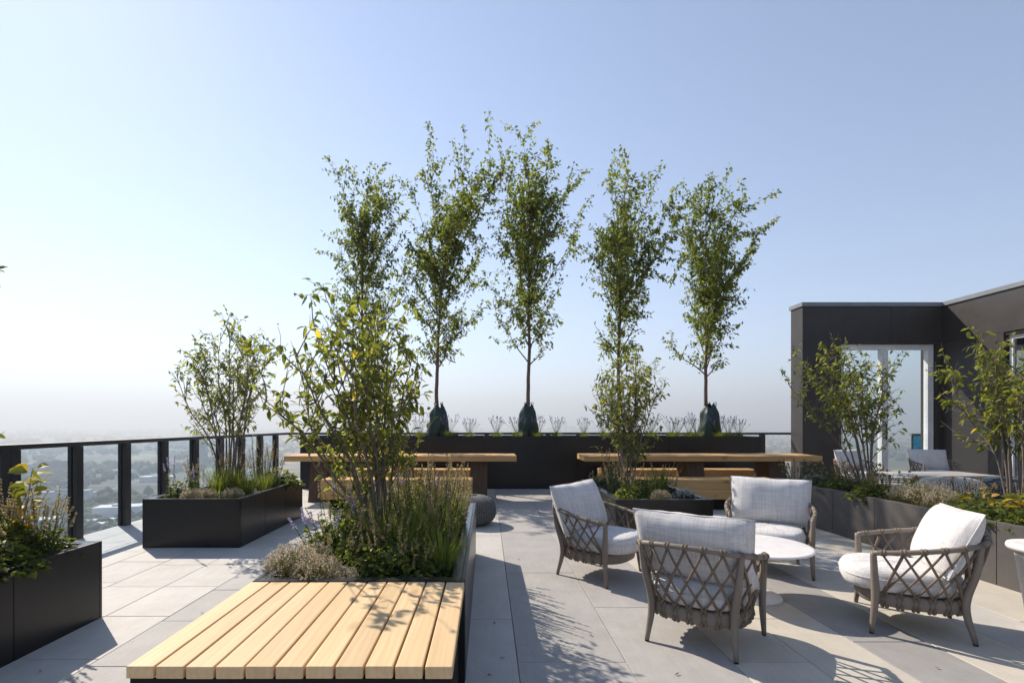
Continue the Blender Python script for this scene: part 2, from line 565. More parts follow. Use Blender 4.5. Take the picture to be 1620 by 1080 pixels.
# faint mountain ridge behind the right-hand end
mb = MB()
NX = 60
vs = []; fs = []
for i in range(NX + 1):
    t = i / NX
    x = 2300 + t * 7500
    prof = math.sin(min(1, t * 5) * math.pi / 2) * (0.85 + 0.3 * noise.noise(Vector((t * 5, 0.3, 0)))) * 385 * (1 - 0.35 * t)
    for k, (dy, fz) in enumerate(((-1500, 0), (-700, 0.45), (0, 1), (900, 0.4), (1600, 0))):
        vs.append((x, 8600 + dy, GZ + max(0, prof * fz * (1 + .15 * noise.noise(Vector((t * 22, k, 1)))))))
for i in range(NX):
    for k in range(4):
        a = i * 5 + k
        fs.append((a, a + 5, a + 6, a + 1))
mb.add(vs, fs)
tag(mb.build('mountain', 'mountain_rock', None, True), 'faint mountain ridge fading into the haze', None, None, 'structure')

# roads across the plain
for pts, w in (([(-900, 260), (-420, 520), (-180, 640), (300, 700)], 16), ([(-1500, 560), (-700, 720), (-300, 800), (600, 900)], 12), ([(-380, 300), (-520, 700), (-800, 1500), (-1200, 2600)], 10)):
    path = catmull([(x, y, 0) for x, y in pts], 8)
    T = np.gradient(path, axis=0); T /= np.linalg.norm(T, axis=1)[:, None]
    Nn = np.stack([-T[:, 1], T[:, 0], T[:, 2] * 0], axis=1)
    vs = np.stack([path + Nn * w / 2, path - Nn * w / 2], axis=1).reshape(-1, 3)
    vs[:, 2] = GZ + 0.3
    mb = MB(); mb.add(vs, [(2 * i, 2 * i + 1, 2 * i + 3, 2 * i + 2) for i in range(len(path) - 1)])
    tag(mb.build('road', 'city_road'), 'pale grey road crossing the plain far below', None, None, 'structure')

# the tower whose roof this terrace is
FX0, FX1, FY0, FY1 = -4.62, 16.0, -4.0, 11.75
mb = MB(); mb.box(FX0 + 0.02, FX1, FY0, FY1, GZ, -0.075)
tag(mb.build('tower_body', 'concrete'), 'concrete tower body that carries the roof terrace', None, None, 'structure')

# ------------------------------------------------------------------ terrace floor of single pavers
floor = thing('terrace_floor', None, None); tag(floor, 'pale stone paver floor of the roof terrace', None, None, 'structure')
mb = MB(); mb.box(FX0, FX1, FY0, FY1, -0.07, -0.028)
mb.build('bedding', 'plinth_black', floor)
cols = [(-4.60, -4.24, 'paver_light', .61), (-4.24, -3.81, 'paver_light', .61), (-3.81, -3.39, 'paver_light', .61), (-3.39, -2.96, 'paver_light', .61), (-2.96, -2.52, 'paver_light', .61),
        (-2.52, -2.095, 'paver_light', .61), (-2.095, -1.67, 'paver_grey', .61), (-1.67, -1.06, 'paver_light', .92), (-1.06, -.445, 'paver_light', 1.22),
        (-.445, .165, 'paver_light', 1.23), (.165, .745, 'paver_grey', 1.62), (.745, 1.312, 'paver_grey', 1.62), (1.312, 1.727, 'paver_beige', 1.22), (1.727, 2.14, 'paver_beige', 1.22),
        (2.14, 2.565, 'paver_dark', 1.22), (2.565, 3.0, 'paver_beige', 1.22), (3.0, 3.43, 'paver_light', 1.22), (3.43, 4.05, 'paver_beige', 1.22)]
x = 4.05
i = 0
while x < 10.0:
    cols.append((x, x + .61, ('paver_light', 'paver_grey', 'paver_beige')[i % 3], 1.22)); x += .61; i += 1
offs = [0.2, .45, .1, .33, 0.0, .305, 0.15, 0.4, 0.6, 0.83, 1.075, .265, .2, .8, .45, 0.95, 0.3, 0.75]
pcache = {}
pieces = []
for ci, (x0, x1, mat, ln) in enumerate(cols):
    y = -3.6 + (offs[ci] if ci < len(offs) else (ci * .37) % 1.2)
    if ci == 4: y = 1016 / (927.4 - 670) - 0.61 * 12
    if ci == 5: y = 1016 / (892.7 - 670) - 0.61 * 12
    if ci == 9: y = 3.29 - 1.23 * 5
    if ci == 10: y = 2.695 - 1.62 * 4
    if ci == 11: y = 3.50 - 1.62 * 4
    ys = [FY0]
    while y < FY1:
        if y > FY0 + .1: ys.append(y)
        y += ln
    ys.append(FY1)
    for a, b in zip(ys[:-1], ys[1:]):
        if b - a < 0.05: continue
        pieces.append((x0, x1, a, b, mat))
def visible_size(p):
    x0, x1, a, b, _ = p
    yc = max((a + b) / 2, 0.3)
    px = 770 + 800 * ((x0 + x1) / 2) / yc; py = 670 + 1016 / yc
    inside = -150 < px < 1770 and py < 1180 and b > 1.5
    return (1 if inside else 0) * (x1 - x0) * (b - a) / yc ** 3
pieces.sort(key=visible_size, reverse=True)
rest = {}
for n_, (x0, x1, a, b, mat) in enumerate(pieces):
    if n_ < 290 and visible_size((x0, x1, a, b, mat)) > 0:
        key = (round(x1 - x0, 3), round(b - a, 3), mat)
        if key not in pcache:
            pcache[key] = bevel_box('paver', x1 - x0 - .004, b - a - .004, .024, mat, .0022, 1)
        o = link('paver', pcache[key], floor, ((x0 + x1) / 2, (a + b) / 2, -.024 + random.uniform(-.0007, .0007)))
    else:
        rest.setdefault(mat, MB()).box(x0 + .002, x1 - .002, a + .002, b - .002, -.024, 0)
for mat, mb in rest.items():
    tag(mb.build('far_pavers', mat, floor), None, None, None, 'stuff')

# ------------------------------------------------------------------ planters
def planter(label, x0, x1, y0, y1, h, mat, nx, ny, group=None, soil=0.06, skip=()):
    t = thing('planter', label, 'planter', ((x0 + x1) / 2, (y0 + y1) / 2, 0))
    cx, cy = (x0 + x1) / 2, (y0 + y1) / 2
    th = 0.022; g = .0035
    W, D = x1 - x0, y1 - y0
    def panels(n, along, fixed, sgn, axis):
        ln = along / n
        key = bevel_box('panel', (ln - g) if axis == 0 else th, th if axis == 0 else (ln - g), h, mat, .002)
        for i in range(n):
            c = -along / 2 + (i + .5) * ln
            o = link('panel', key, t, ((c, fixed, 0) if axis == 0 else (fixed, c, 0)))
    panels(nx, W, -D / 2 + th / 2, -1, 0)
    panels(nx, W, D / 2 - th / 2, 1, 0)
    panels(ny, D - 2 * th - .004, -W / 2 + th / 2, -1, 1)
    panels(ny, D - 2 * th - .004, W / 2 - th / 2, 1, 1)
    # inward rim lip
    mb = MB()
    l = .05
    zt = h - .0015
    mb.box(-W / 2 + th + .001, W / 2 - th - .001, -D / 2 + th + .001, -D / 2 + th + l, zt - .01, zt)
    mb.box(-W / 2 + th + .001, W / 2 - th - .001, D / 2 - th - l, D / 2 - th - .001, zt - .01, zt)
    mb.box(-W / 2 + th + .001, -W / 2 + th + l, -D / 2 + th + l + .001, D / 2 - th - l - .001, zt - .01, zt)
    mb.box(W / 2 - th - l, W / 2 - th - .001, -D / 2 + th + l + .001, D / 2 - th - l - .001, zt - .01, zt)
    mb.build('rim', 'rim_metal' if mat == 'planter_metal' else mat, t)
    mb = MB(); mb.box(-W / 2 + th + .003, W / 2 - th - .003, -D / 2 + th + .003, D / 2 - th - .003, .01, h - soil - .05)
    mb.build('liner', 'plinth_black', t)
    nxs, nys = max(6, int(W / .05)), max(6, int(D / .05))
    vs = []
    for j in range(nys + 1):
        for i in range(nxs + 1):
            x = -W / 2 + th + .002 + (W - 2 * th - .004) * i / nxs; y = -D / 2 + th + .002 + (D - 2 * th - .004) * j / nys
            vs.append((x, y, h - soil + .035 * noise.noise(Vector((x * 5 + cx, y * 5 + cy, 0))) + .02 * noise.noise(Vector((x * 17, y * 17 + cy, 4)))))
    mb = MB(); mb.add(vs, [(j * (nxs + 1) + i, j * (nxs + 1) + i + 1, (j + 1) * (nxs + 1) + i + 1, (j + 1) * (nxs + 1) + i) for j in range(nys) for i in range(nxs)])
    mb.build('soil', 'soil', t, True)
    return t
planter('black metal planter behind the slatted timber bench', -1.15, -.105, 2.475, 4.95, .5, 'planter_metal', 1, 4)
planter('black metal planter with airy multi-stem shrub beside the glass railing', -3.53, -2.53, 5.18, 6.95, .5, 'planter_metal', 1, 3)
planter('black metal planter with yellowing leaves, its shadow on the floor towards the timber bench', -3.53, -2.53, 0.88, 3.33, .5, 'planter_metal', 1, 4)
planter('black metal planter between the lounge chairs and a picnic table', 1.31, 2.30, 5.13, 7.0, .5, 'planter_metal', 1, 3)
planter('long grey panelled planter running past the lounge chairs towards the building', 4.015, 5.05, .815, 7.15, .5, 'planter_grey', 2, 10)
planter('tall black planter holding the row of slender trees', -3.64, 5.36, 9.86, 11.0, 1.02, 'planter_metal', 5, 1)

# ------------------------------------------------------------------ slatted timber bench
t = thing('timber_bench', 'pale timber slatted bench platform on a black base', 'bench', (-.6275, 2.035, 0))
mb = MB(); mb.box(-.49, .49, -.40, .425, 0, .40); mb.build('base', 'plinth_black', t)
mb = MB(); mb.box(-.515, .515, -.415, -.405, .40, .455); mb.box(-.515, .515, .415, .43, .40, .455); mb.box(-.515, .515, -.02, .02, .402, .455); mb.build('bearer', 'plinth_black', t)
pl = bevel_box('slat', .0875, .858, .04, 'deck_wood', .0045, 2)
for i in range(11):
    o = link('slat', pl, t, (-.5225 + (i + .5) * .095, random.uniform(-.0015, .0015), .46 + random.uniform(-.001, .001)))

# ------------------------------------------------------------------ picnic tables and their benches
def picnic_table(label, x0, x1, y0, y1, legs):
    L = x1 - x0; D = y1 - y0
    t = thing('picnic_table', label, 'table', ((x0 + x1) / 2, (y0 + y1) / 2, 0))
    n = 4
    me = bevel_box('tabletop_beam', L, D / n - .004, .088, 'table_wood', .006, 2)
    for i in range(n):
        link('tabletop_beam', me, t, (random.uniform(-.006, .006), -D / 2 + (i + .5) * D / n, .662 + random.uniform(-.0015, .0015)))
    for lx in legs:
        mb = MB(); a = lx - (x0 + x1) / 2
        yf, yb = -.10, .10
        mb.add([(a - .14, -.34, 0), (a + .14, -.34, 0), (a + .14, .34, 0), (a - .14, .34, 0), (a - .14, -.20, .661), (a + .14, -.20, .661), (a + .14, .20, .661), (a - .14, .20, .661)],
               [(0, 3, 2, 1), (4, 5, 6, 7), (0, 1, 5, 4), (1, 2, 6, 5), (2, 3, 7, 6), (3, 0, 4, 7)])
        mb.build('leg', 'leg_wood', t)
picnic_table('long thick-topped timber picnic table behind the bench planter, towards the glass railing', -3.28, .48, 8.16, 8.86, (-2.75, -1.4, -.13))
picnic_table('long thick-topped timber picnic table standing between small planter and building', 1.58, 5.42, 8.16, 8.86, (2.12, 3.42, 4.76))
def picnic_bench(label, x0, x1, y0, y1):
    t = thing('picnic_bench', label, 'bench', ((x0 + x1) / 2, (y0 + y1) / 2, 0))
    L, D = x1 - x0, y1 - y0
    mb = MB(); mb.box(-L / 2 + .12, L / 2 - .12, -D / 2 + .07, D / 2 - .07, 0, .158); mb.build('plinth', 'plinth_black', t)
    me = bevel_box('beam', L, D / 2 - .003, .143, 'table_wood', .005, 2)
    for j in (0, 1):
        for i in (0, 1):
            link('beam', me, t, (random.uniform(-.004, .004), -D / 4 + j * D / 2, .16 + i * .146))
picnic_bench('low solid timber bench by the round stool, before the table near the railing', -2.44, -.22, 7.42, 7.80)
picnic_bench('low solid timber bench between that table and the tall planter, near the railing', -2.44, -.20, 9.02, 9.40)
picnic_bench('low solid timber bench facing the lounge chairs, before the table near the building', 2.05, 4.28, 7.42, 7.80)
picnic_bench('low solid timber bench between that table and the tall planter, near the building', 2.05, 4.85, 9.02, 9.40)

# ------------------------------------------------------------------ railing
def make_post(h=1.02):
    mb = MB(); mb.box(-.05, .05, -.048, -.012, -.15, h); mb.box(-.05, .05, .012, .048, -.15, h); mb.box(-.028, .028, -.012, .012, -.15, h)
    return mb.mesh('post', M['rail_metal'])
post_me = make_post()
def railing(label, p0, p1, stations, group=None):
    a, b = Vector(p0), Vector(p1)
    L = (b - a).length
    d = (b - a) / L
    rz = math.atan2(d.y, d.x)
    t = thing('glass_railing', label, 'railing', (a.x, a.y, 0), rz)
    mb = MB(); mb.box(0, L, -.048, .048, 1.022, 1.07); mb.build('top_rail', 'rail_metal', t)
    for s in stations:
        o = link('post', post_me, t, (s, 0, 0)); o.rotation_euler[2] = 0
    for s0, s1 in zip(stations[:-1], stations[1:]):
        if s1 - s0 < .2: continue
        mb = MB(); mb.box(s0 + .052, s1 - .052, -.006, .006, -.12, 1.02)
        mb.build('glass_pane', 'rail_glass', t)
# local x runs along the railing
bx = -4.55
ys_ = [4.735, 4.84]
y = 4.84
while y < 11.2:
    y += .757; ys_.append(y)
ys_ = [4.735 - .757 * k for k in range(9, 0, -1)] + ys_
ys_ = [q for q in ys_ if q < 11.5]
railing('black framed glass railing along the city side of the terrace', (bx, -2.4), (bx, 11.62), [q + 2.4 for q in ys_])
xs_ = [-4.33 + .57 * 0]
xs_ = [-4.2 + .7 * k for k in range(16)]
railing('black framed glass railing behind the tall tree planter', (bx + .05, 11.57), (7.25, 11.57), [q - (bx + .05) for q in xs_ if q < 7.2])

# ------------------------------------------------------------------ penthouse building
bld = thing('penthouse_building', 'dark panelled rooftop building with white framed glass doors and pale metal coping', 'building', (6.87, 11.0, 0))
def bpart(name, mat, boxes, parent=bld):
    mb = MB()
    for b in boxes: mb.box(*b)
    return mb.build(name, mat, parent)
# local origin (6.87, 11, 0)
H = 3.82
DX0, DX1, DZ = .84, 2.93, 3.0
bpart('front_wall', 'wall_panel', [(0, DX0, 0, .42, 0, H)])
bpart('door_pier', 'wall_panel', [(DX1, 3.04, .002, .42, 0, DZ - .001)])
bpart('lintel_panel', 'wall_panel', [(DX0 + .001, 1.93, 0.001, .42, DZ, H)])
bpart('lintel_panel', 'wall_panel', [(1.935, 3.04, 0.001, .42, DZ, H)])
# wing towards the camera: face at x = 3.04
WY = [(-.9, -1.25), ]
bpart('wing_wall', 'wall_panel', [(3.042, 3.3, -1.30, .42, 0, 3.02)])
for k in range(7):
    bpart('fascia_panel', 'wall_panel', [(3.042, 3.45, max(-15, .42 - 2.3 * (k + 1)) + .005, .42 - 2.3 * k, 3.024, H)])
bpart('wing_end_wall', 'wall_panel', [(3.301, 8, .30, .42, 0, H)])
bpart('wing_soffit', 'plinth_black', [(3.06, 3.45, -15, -1.302, 2.96, 3.02)])
bpart('roof', 'concrete', [(3.451, 8, -15, .299, H - .3, H - .05)])
bpart('coping', 'coping_metal', [(-.03, 3.01, -.03, .45, H + .001, H + .085), (3.012, 3.48, -15, .45, H + .002, H + .087)])
dr = bpart('door_frame', 'frame_white', [(DX0, DX0 + .07, .05, .16, .02, DZ - .002), (DX1 - .16, DX1 - .04, .05, .16, .02, DZ - .002), (DX0 + .07, DX1 - .16, .05, .16, DZ - .11, DZ - .002),
                                         (DX0 + .07, DX1 - .16, .05, .16, .02, .10), (1.76, 1.90, .045, .165, .10, DZ - .11)])
bpart('door_pane', 'window_glass', [(DX0 + .07, 1.76, .10, .112, .10, DZ - .11)])
bpart('door_pane', 'window_glass', [(1.90, DX1 - .16, .10, .112, .10, DZ - .11)])
hd = bpart('door_handle', 'rail_metal', [(1.79, 1.815, -.012, .044, .95, .98), (1.79, 1.815, -.012, .044, 1.22, 1.25), (1.79, 1.815, -.03, -.0125, .92, 1.28)])
for y1 in (-1.34, -2.6, -3.9, -5.2, -6.5, -7.8, -9.1, -10.4):
    y0 = y1 - 1.24
    f = bpart('window_frame', 'frame_white', [(3.12, 3.2, y0, y0 + .06, .02, 2.955), (3.12, 3.2, y1 - .06, y1, .02, 2.955), (3.12, 3.2, y0 + .06, y1 - .06, 2.88, 2.955), (3.12, 3.2, y0 + .06, y1 - .06, .02, .12)])
    mb = MB(); mb.box(3.155, 3.165, y0 + .06, y1 - .06, .12, 2.88); mb.build('pane', 'dark_window_glass', f)
bpart('interior', 'interior_dark', [(7.9, 8, -15, .298, 0, H - .31), (3.31, 7.9, -15.1, -15, 0, H - .31)])
# balustrade of blue glass seen through the doors
mb = MB(); mb.box(9.6, FX1, FY1 + .001, 13.4, GZ, -0.074)
tag(mb.build('tower_bay', 'concrete'), 'projecting bay of the tower behind the glass doors', None, None, 'structure')
t = thing('glass_balustrade', 'low blue tinted glass balustrade with grey cap seen through the doors', 'balustrade', (10.95, 13.0, -.074))
mb = MB(); mb.box(0, 1.6, -.006, .006, .02, 1.03); mb.build('pane', 'blue_glass', t)
mb = MB(); mb.box(-.06, 1.6, -.04, .04, 1.031, 1.09); mb.build('cap', 'coping_metal', t)
mb = MB(); mb.box(-.02, -.001, -.02, .02, 0, 1.03); mb.box(1.6, 1.62, -.02, .02, 0, 1.03); mb.build('end_post', 'rail_metal', t)

# ------------------------------------------------------------------ rope lounge chairs
def pillow(w, h, th, seed, nu=28, nv=22):
    """soft square cushion in the x-z plane, centre at origin"""
    mb = MB(); vs = []; fs = []
    for side in (1, -1):
        o = len(vs)
        for j in range(nv + 1):
            for i in range(nu + 1):
                u = 2 * i / nu - 1; v = 2 * j / nv - 1
                u = math.copysign(abs(u) ** .8, u); v = math.copysign(abs(v) ** .8, v)
                e = (1 - abs(u) ** 3.2) ** .55 * (1 - abs(v) ** 3.2) ** .55
                pin = 1 - .035 * (abs(v) ** 2) * (1 - abs(u)) - 0.0
                pin2 = 1 - .045 * (abs(u) ** 2) * (1 - abs(v))
                x = u * w / 2 * pin2; z = v * h / 2 * pin
                wr = noise.noise(Vector((x * 9 + seed, z * 4, side * 3))) * .008 + noise.noise(Vector((x * 26 + seed, z * 7, side))) * .006 * abs(v) ** 2
                vs.append((x, side * (th / 2 * e + wr * min(1, e * 2.5)) + .012 * math.sin(u * 3 + seed) * (1 - v) * .5, z + .006 * noise.noise(Vector((x * 14, seed, 2))) * abs(v)))
        for j in range(nv):
            for i in range(nu):
                a = o + j * (nu + 1) + i
                q = (a, a + 1, a + nu + 2, a + nu + 1)
                fs.append(q if side < 0 else q[::-1])
    mb.add(vs, fs)
    return mb
def supers(a, b, n, k=48, cy=0.0):
    out = []
    for j in range(k):
        t_ = 2 * math.pi * j / k
        c, s_ = math.cos(t_), math.sin(t_)
        out.append((math.copysign(abs(c) ** (2 / n), c) * a, cy + math.copysign(abs(s_) ** (2 / n), s_) * b))
    return out
def make_chair(label):
    t = thing('rope_armchair', label, 'armchair')
    rail = catmull([(-.305, .235, .487), (-.338, .06, .517), (-.325, -.13, .552), (-.245, -.275, .58), (-.09, -.337, .597), (.09, -.337, .597), (.245, -.275, .58), (.325, -.13, .552), (.338, .06, .517), (.305, .235, .487)], 8)
    mb = MB(); mb.tube(rail, .0155, 10)
    tr = mb.build('top_rail', 'chair_frame', t, True)
    for s in (-1, 1):
        mb = MB()
        p = catmull([(s * .305, .237, .492), (s * .303, .232, .38), (s * .298, .226, .22), (s * .306, .245, 0.008)], 6)
        mb.tube(p, np.interp(p[:, 2], [0, .12, .26, .42, .49], [.0125, .018, .0225, .019, .0165]), 10)
        l = mb.build('leg', 'chair_frame', t, True)
        mb = MB(); mb.tube([(s * .306, .245, 0), (s * .306, .245, .009)], .0115, 10); mb.build('foot_cap', 'plinth_black', l)
        mb = MB()
        p = catmull([(s * .268, -.262, .578), (s * .25, -.245, .42), (s * .222, -.205, .22), (s * .238, -.245, 0.008)], 6)
        mb.tube(p, np.interp(p[:, 2], [0, .12, .26, .42, .58], [.0125, .018, .0235, .020, .0155]), 10)
        l = mb.build('leg', 'chair_frame', t, True)
        mb = MB(); mb.tube([(s * .238, -.245, 0), (s * .238, -.245, .009)], .0115, 10); mb.build('foot_cap', 'plinth_black', l)
    # seat pan
    def slab(pl, zs, name, mat):
        k = len(pl); vs = []; fs = []
        for sc, z in zs:
            for (x_, y_) in pl: vs.append((x_ * sc, (y_ - .02) * sc + .02, z))
        for i in range(len(zs) - 1):
            for j in range(k): fs.append((i * k + j, i * k + (j + 1) % k, (i + 1) * k + (j + 1) % k, (i + 1) * k + j))
        fs.append(tuple(range(k - 1, -1, -1))); fs.append(tuple((len(zs) - 1) * k + j for j in range(k)))
        mb = MB(); mb.add(vs, fs); return mb.build(name, mat, t, True)
    slab(supers(.272, .27, 2.7, 48, .02), [(.90, .158), (.985, .160), (1, .172), (1, .225), (.985, .236), (.92, .238)], 'seat_pan', 'chair_frame')
    # seat cushion
    pl = supers(.268, .305, 3.0, 56, .055)
    vs = []; fs = []; zs = [(0.0, .242), (.5, .241), (.86, .240), (.955, .248), (.995, .275), (1.0, .305), (.985, .338), (.94, .362), (.86, .374), (.6, .384), (.3, .388), (0.0, .389)]
    k = len(pl)
    for a, (sc, z) in enumerate(zs):
        for j, (x_, y_) in enumerate(pl):
            w_ = .004 * noise.noise(Vector((x_ * 12, y_ * 12, z * 9)))
            vs.append((x_ * (sc + w_), (y_ - .055) * (sc + w_) + .055, z + w_ * (1.2 if a > 5 else 0)))
    for i in range(len(zs) - 1):
        for j in range(k): fs.append((i * k + j, i * k + (j + 1) % k, (i + 1) * k + (j + 1) % k, (i + 1) * k + j))
    mb = MB(); mb.add(vs, fs)
    sc_ = mb.build('seat_cushion', 'cushion_fabric', t, True)
    mb = MB(); mb.tube([(x_ * 1.003, (y_ - .055) * 1.003 + .055, .318) for x_, y_ in pl] + [(pl[0][0] * 1.003, (pl[0][1] - .055) * 1.003 + .055, .318)], .0035, 5, False); mb.build('piping', 'cushion_fabric', sc_, True)
    # back cushion
    mb = pillow(.65, .415, .19, 3.3)
    o = mb.build('back_cushion', 'cushion_fabric', t, True)
    o.location = (0, -.165, .568); o.rotation_euler = (R(19), 0, 0)
    ed = []
    for u, v in [(u_, -1) for u_ in np.linspace(-1, 1, 16)] + [(1, v_) for v_ in np.linspace(-1, 1, 12)[1:]] + [(u_, 1) for u_ in np.linspace(1, -1, 16)[1:]] + [(-1, v_) for v_ in np.linspace(1, -1, 12)[1:]]:
        ed.append((u * .325 * (1 - .045 * u * u * (1 - abs(v))), .012 * math.sin(u * 3 + 3.3) * (1 - v) * .5, v * .2075 * (1 - .035 * v * v * (1 - abs(u)))))
    mb = MB(); mb.tube(ed, .0038, 5, False); mb.build('piping', 'cushion_fabric', o, True)
    # ropes
    NA = 17
    ra = resample(rail, NA * 2 + 1)[1::2]
    an_ = np.linspace(math.pi - R(38), 2 * math.pi + R(38), 60)
    ring = np.array([(math.copysign(abs(math.cos(a)) ** (2 / 2.7), math.cos(a)) * .272, .02 + math.copysign(abs(math.sin(a)) ** (2 / 2.7), math.sin(a)) * .27, .2) for a in an_])
    ga = resample(ring, NA * 2 + 1)[1::2]
    def outward(p): 
        d = np.array([p[0], p[1] - .02, 0]); return d / (np.linalg.norm(d) + 1e-9)
    for i in range(NA):
        p = ra[i]; nx_ = ra[min(i + 1, NA - 1)] - ra[max(i - 1, 0)]; nx_ /= np.linalg.norm(nx_)
        mb = MB()
        for q in (-.0085, .0085):
            c = p + nx_ * q
            mb.tube([c - nx_ * .0075, c - nx_ * .004, c + nx_ * .004, c + nx_ * .0075], [.0165, .0195, .0195, .0165], 10)
        mb.build('rope_wrap', 'chair_rope', tr, True)
        g = ga[i]; od = outward(g); td = ga[min(i + 1, NA - 1)] - ga[max(i - 1, 0)]; td /= np.linalg.norm(td)
        mb = MB()
        for q in (-.0105, .0105):
            c = g + td * q
            mb.tube([c - od * .012 + np.array([0, 0, .043]), c + od * .003 + np.array([0, 0, .036]), c + od * .005, c + od * .003 - np.array([0, 0, .034]), c - od * .014 - np.array([0, 0, .046])], .0104, 6)
        mb.build('seat_loop', 'chair_rope', t, True)
    for i in range(NA):
        for dd in (-2, 2):
            j = i + dd
            if j < 0 or j >= NA: 
                j = max(0, min(NA - 1, j))
                if j == i: continue
            a = ra[i] - np.array([0, 0, .012]) + outward(ra[i]) * (.006 * (1 if dd > 0 else -.3))
            b = ga[j] + np.array([0, 0, .04]) + outward(ga[j]) * .006
            mid = (a + b) / 2
            chord = outward(mid)
            path = [a + (b - a) * s for s in np.linspace(0, 1, 5)]
            path = [q + outward(q) * (.016 * math.sin(math.pi * s)) * (1.0 if dd > 0 else .75) for q, s in zip(path, np.linspace(0, 1, 5))]
            mb = MB(); mb.tube(path, .0086, 6, True, .8)
            mb.build('rope_strand', 'chair_rope', t, True)
    return t
def set_chair(c, x, y, fwd, label=None):
    c.location = (x, y, 0); c.rotation_euler[2] = R(fwd - 90)
    if label: c['label'] = label
    c['group'] = 'rope lounge chairs'
    return c
ch = make_chair('rope-woven armchair with its woven back turned this way, its back cushion covering the white table')
set_chair(ch, 1.275, 3.02, 54)
CH = [(.94, 4.29, -41, 'rope-woven armchair standing beside the small planter, facing the round white table'),
      (2.49, 4.46, -117, 'rope-woven armchair across the white table from the woven chair back'),
      (2.70, 3.22, 151, 'rope-woven armchair seen side-on, with tilted back cushion, by the white conical stool'),
      (8.62, 9.75, -100, 'rope-woven armchair at the low table by the glass doors, its cushion against the dark wall'),
      (7.05, 9.6, -75, 'rope-woven armchair half hidden by shrub stems before the glass doors')]
bpy.context.view_layer.update()
for k, (x, y, f, l) in enumerate(CH):
    c = set_chair(copy_tree(ch), x, y, f, l)
    for p in c.children:
        if p.name.startswith('back_cushion'):
            p.location.x += (.012, -.015, .008, -.01, .01)[k]; p.location.z += (-.006, .004, -.012, 0, .004)[k]
            p.rotation_euler = (R(19 + (2, -2, 4, 1, -1)[k]), R((1.5, -1.2, 2.2, -.8, .6)[k]), R((-3, 2, 4, -2, 3)[k]))
            if k % 2: p.scale.x = -1
        if p.name.startswith('seat_cushion'):
            p.location.y += (.008, -.006, .012, 0, .004)[k]; p.rotation_euler[2] = R((1.5, -2, 1, 2, -1)[k])

# ------------------------------------------------------------------ tables and stools
t = thing('coffee_table', 'round white pedestal coffee table between the rope armchairs', 'table', (1.96, 3.72, 0))
mb = MB(); mb.lathe([(.05, .366), (.37, .368), (.387, .374), (.39, .380), (.387, .386), (.37, .388)], 64); mb.build('tabletop', 'white_top', t, True)
mb = MB(); mb.lathe([(.035, .03), (.03, .06), (.028, .2), (.03, .34), (.05, .365)], 24); mb.build('column', 'white_top', t, True)
mb = MB(); mb.lathe([(.19, 0), (.192, .008), (.185, .018), (.06, .03)], 48); mb.build('base', 'white_top', t, True)
t = thing('conical_stool', 'white tapered side stool standing by the grey planter', 'stool', (3.415, 3.0, 0))
mb = MB(); mb.lathe([(.13, 0), (.14, .02), (.20, .48), (.21, .50)], 40); mb.build('body', 'white_top', t, True)
mb = MB(); mb.lathe([(.20, .501), (.235, .505), (.24, .52), (.235, .535), (.2, .54)], 40); mb.build('seat', 'white_top', t, True)
t = thing('low_table', 'low rectangular grey table before the glass doors', 'table', (7.78, 8.75, 0))
o = link('tabletop', bevel_box('tabletop', 1.45, .8, .03, 'grey_top', .006, 2), t, (0, 0, .38))
for a in (-1, 1):
    for b in (-1, 1):
        mb = MB(); mb.tube([(a * .6, b * .3, 0), (a * .58, b * .28, .379)], [.015, .022], 8); mb.build('leg', 'chair_frame', t, True)

def pouf(label, x, y, r, h, mat, mat2):
    t = thing('knitted_pouf', label, 'pouf', (x, y, 0), random.uniform(0, 6), 'knitted poufs')
    NU, NV = 40, 15
    # profile points of a squashed ball
    def prof(v):
        a = -math.pi / 2 + v * math.pi
        c, s_ = math.cos(a), math.sin(a)
        return r * math.copysign(abs(c) ** .62, c), h / 2 + h / 2 * math.copysign(abs(s_) ** .8, s_)
    mb = MB(); mb.lathe([(max(.01, prof(v)[0] * .965), h / 2 + (prof(v)[1] - h / 2) * .965) for v in np.linspace(0.02, .98, 18)], 40); mb.build('core', mat2, t, True)
    mb = MB()
    for j in range(NV):
        v0 = .04 + .92 * j / NV; v1 = .04 + .92 * (j + 1) / NV
        for i in range(NU):
            for sgn in (1, -1):
                u0 = (i + (.0 if sgn > 0 else .5)) / NU * 2 * math.pi
                du = .5 / NU * 2 * math.pi
                pts = []
                for s in (0, .33, .66, 1):
                    v = v0 + (v1 - v0) * (s * 1.25 - .1); rr, z = prof(min(max(v, .01), .99))
                    a = u0 + du * (.15 + .7 * (s if sgn > 0 else 1 - s))
                    bulge = 1 + .022 * math.sin(math.pi * s)
                    pts.append((rr * bulge * math.cos(a), rr * bulge * math.sin(a), h / 2 + (z - h / 2) * bulge))
                rad = .0075 * (prof((v0 + v1) / 2)[0] / r) ** .8 * r / .3 + .001
                mb.tube(pts, [rad * .6, rad, rad, rad * .6], 4, False)
    tag(mb.build('knit', mat, t, True), None, None, None, 'stuff')
pouf('grey knitted pouf just beyond the end of the planter behind the slatted bench', -.19, 6.42, .3, .36, 'pouf_grey', 'pouf_shadow')
pouf('grey knitted pouf behind the shrub stems, against a low timber bench', -1.40, 7.05, .3, .36, 'pouf_grey', 'pouf_shadow')
pouf('pale patterned knitted pouf behind the long grey planter', 7.34, 8.0, .42, .42, 'pouf_pale', 'pouf_shadow')
pouf('blue patterned knitted pouf behind the long grey planter', 8.25, 7.95, .42, .42, 'pouf_blue', 'pouf_pale')

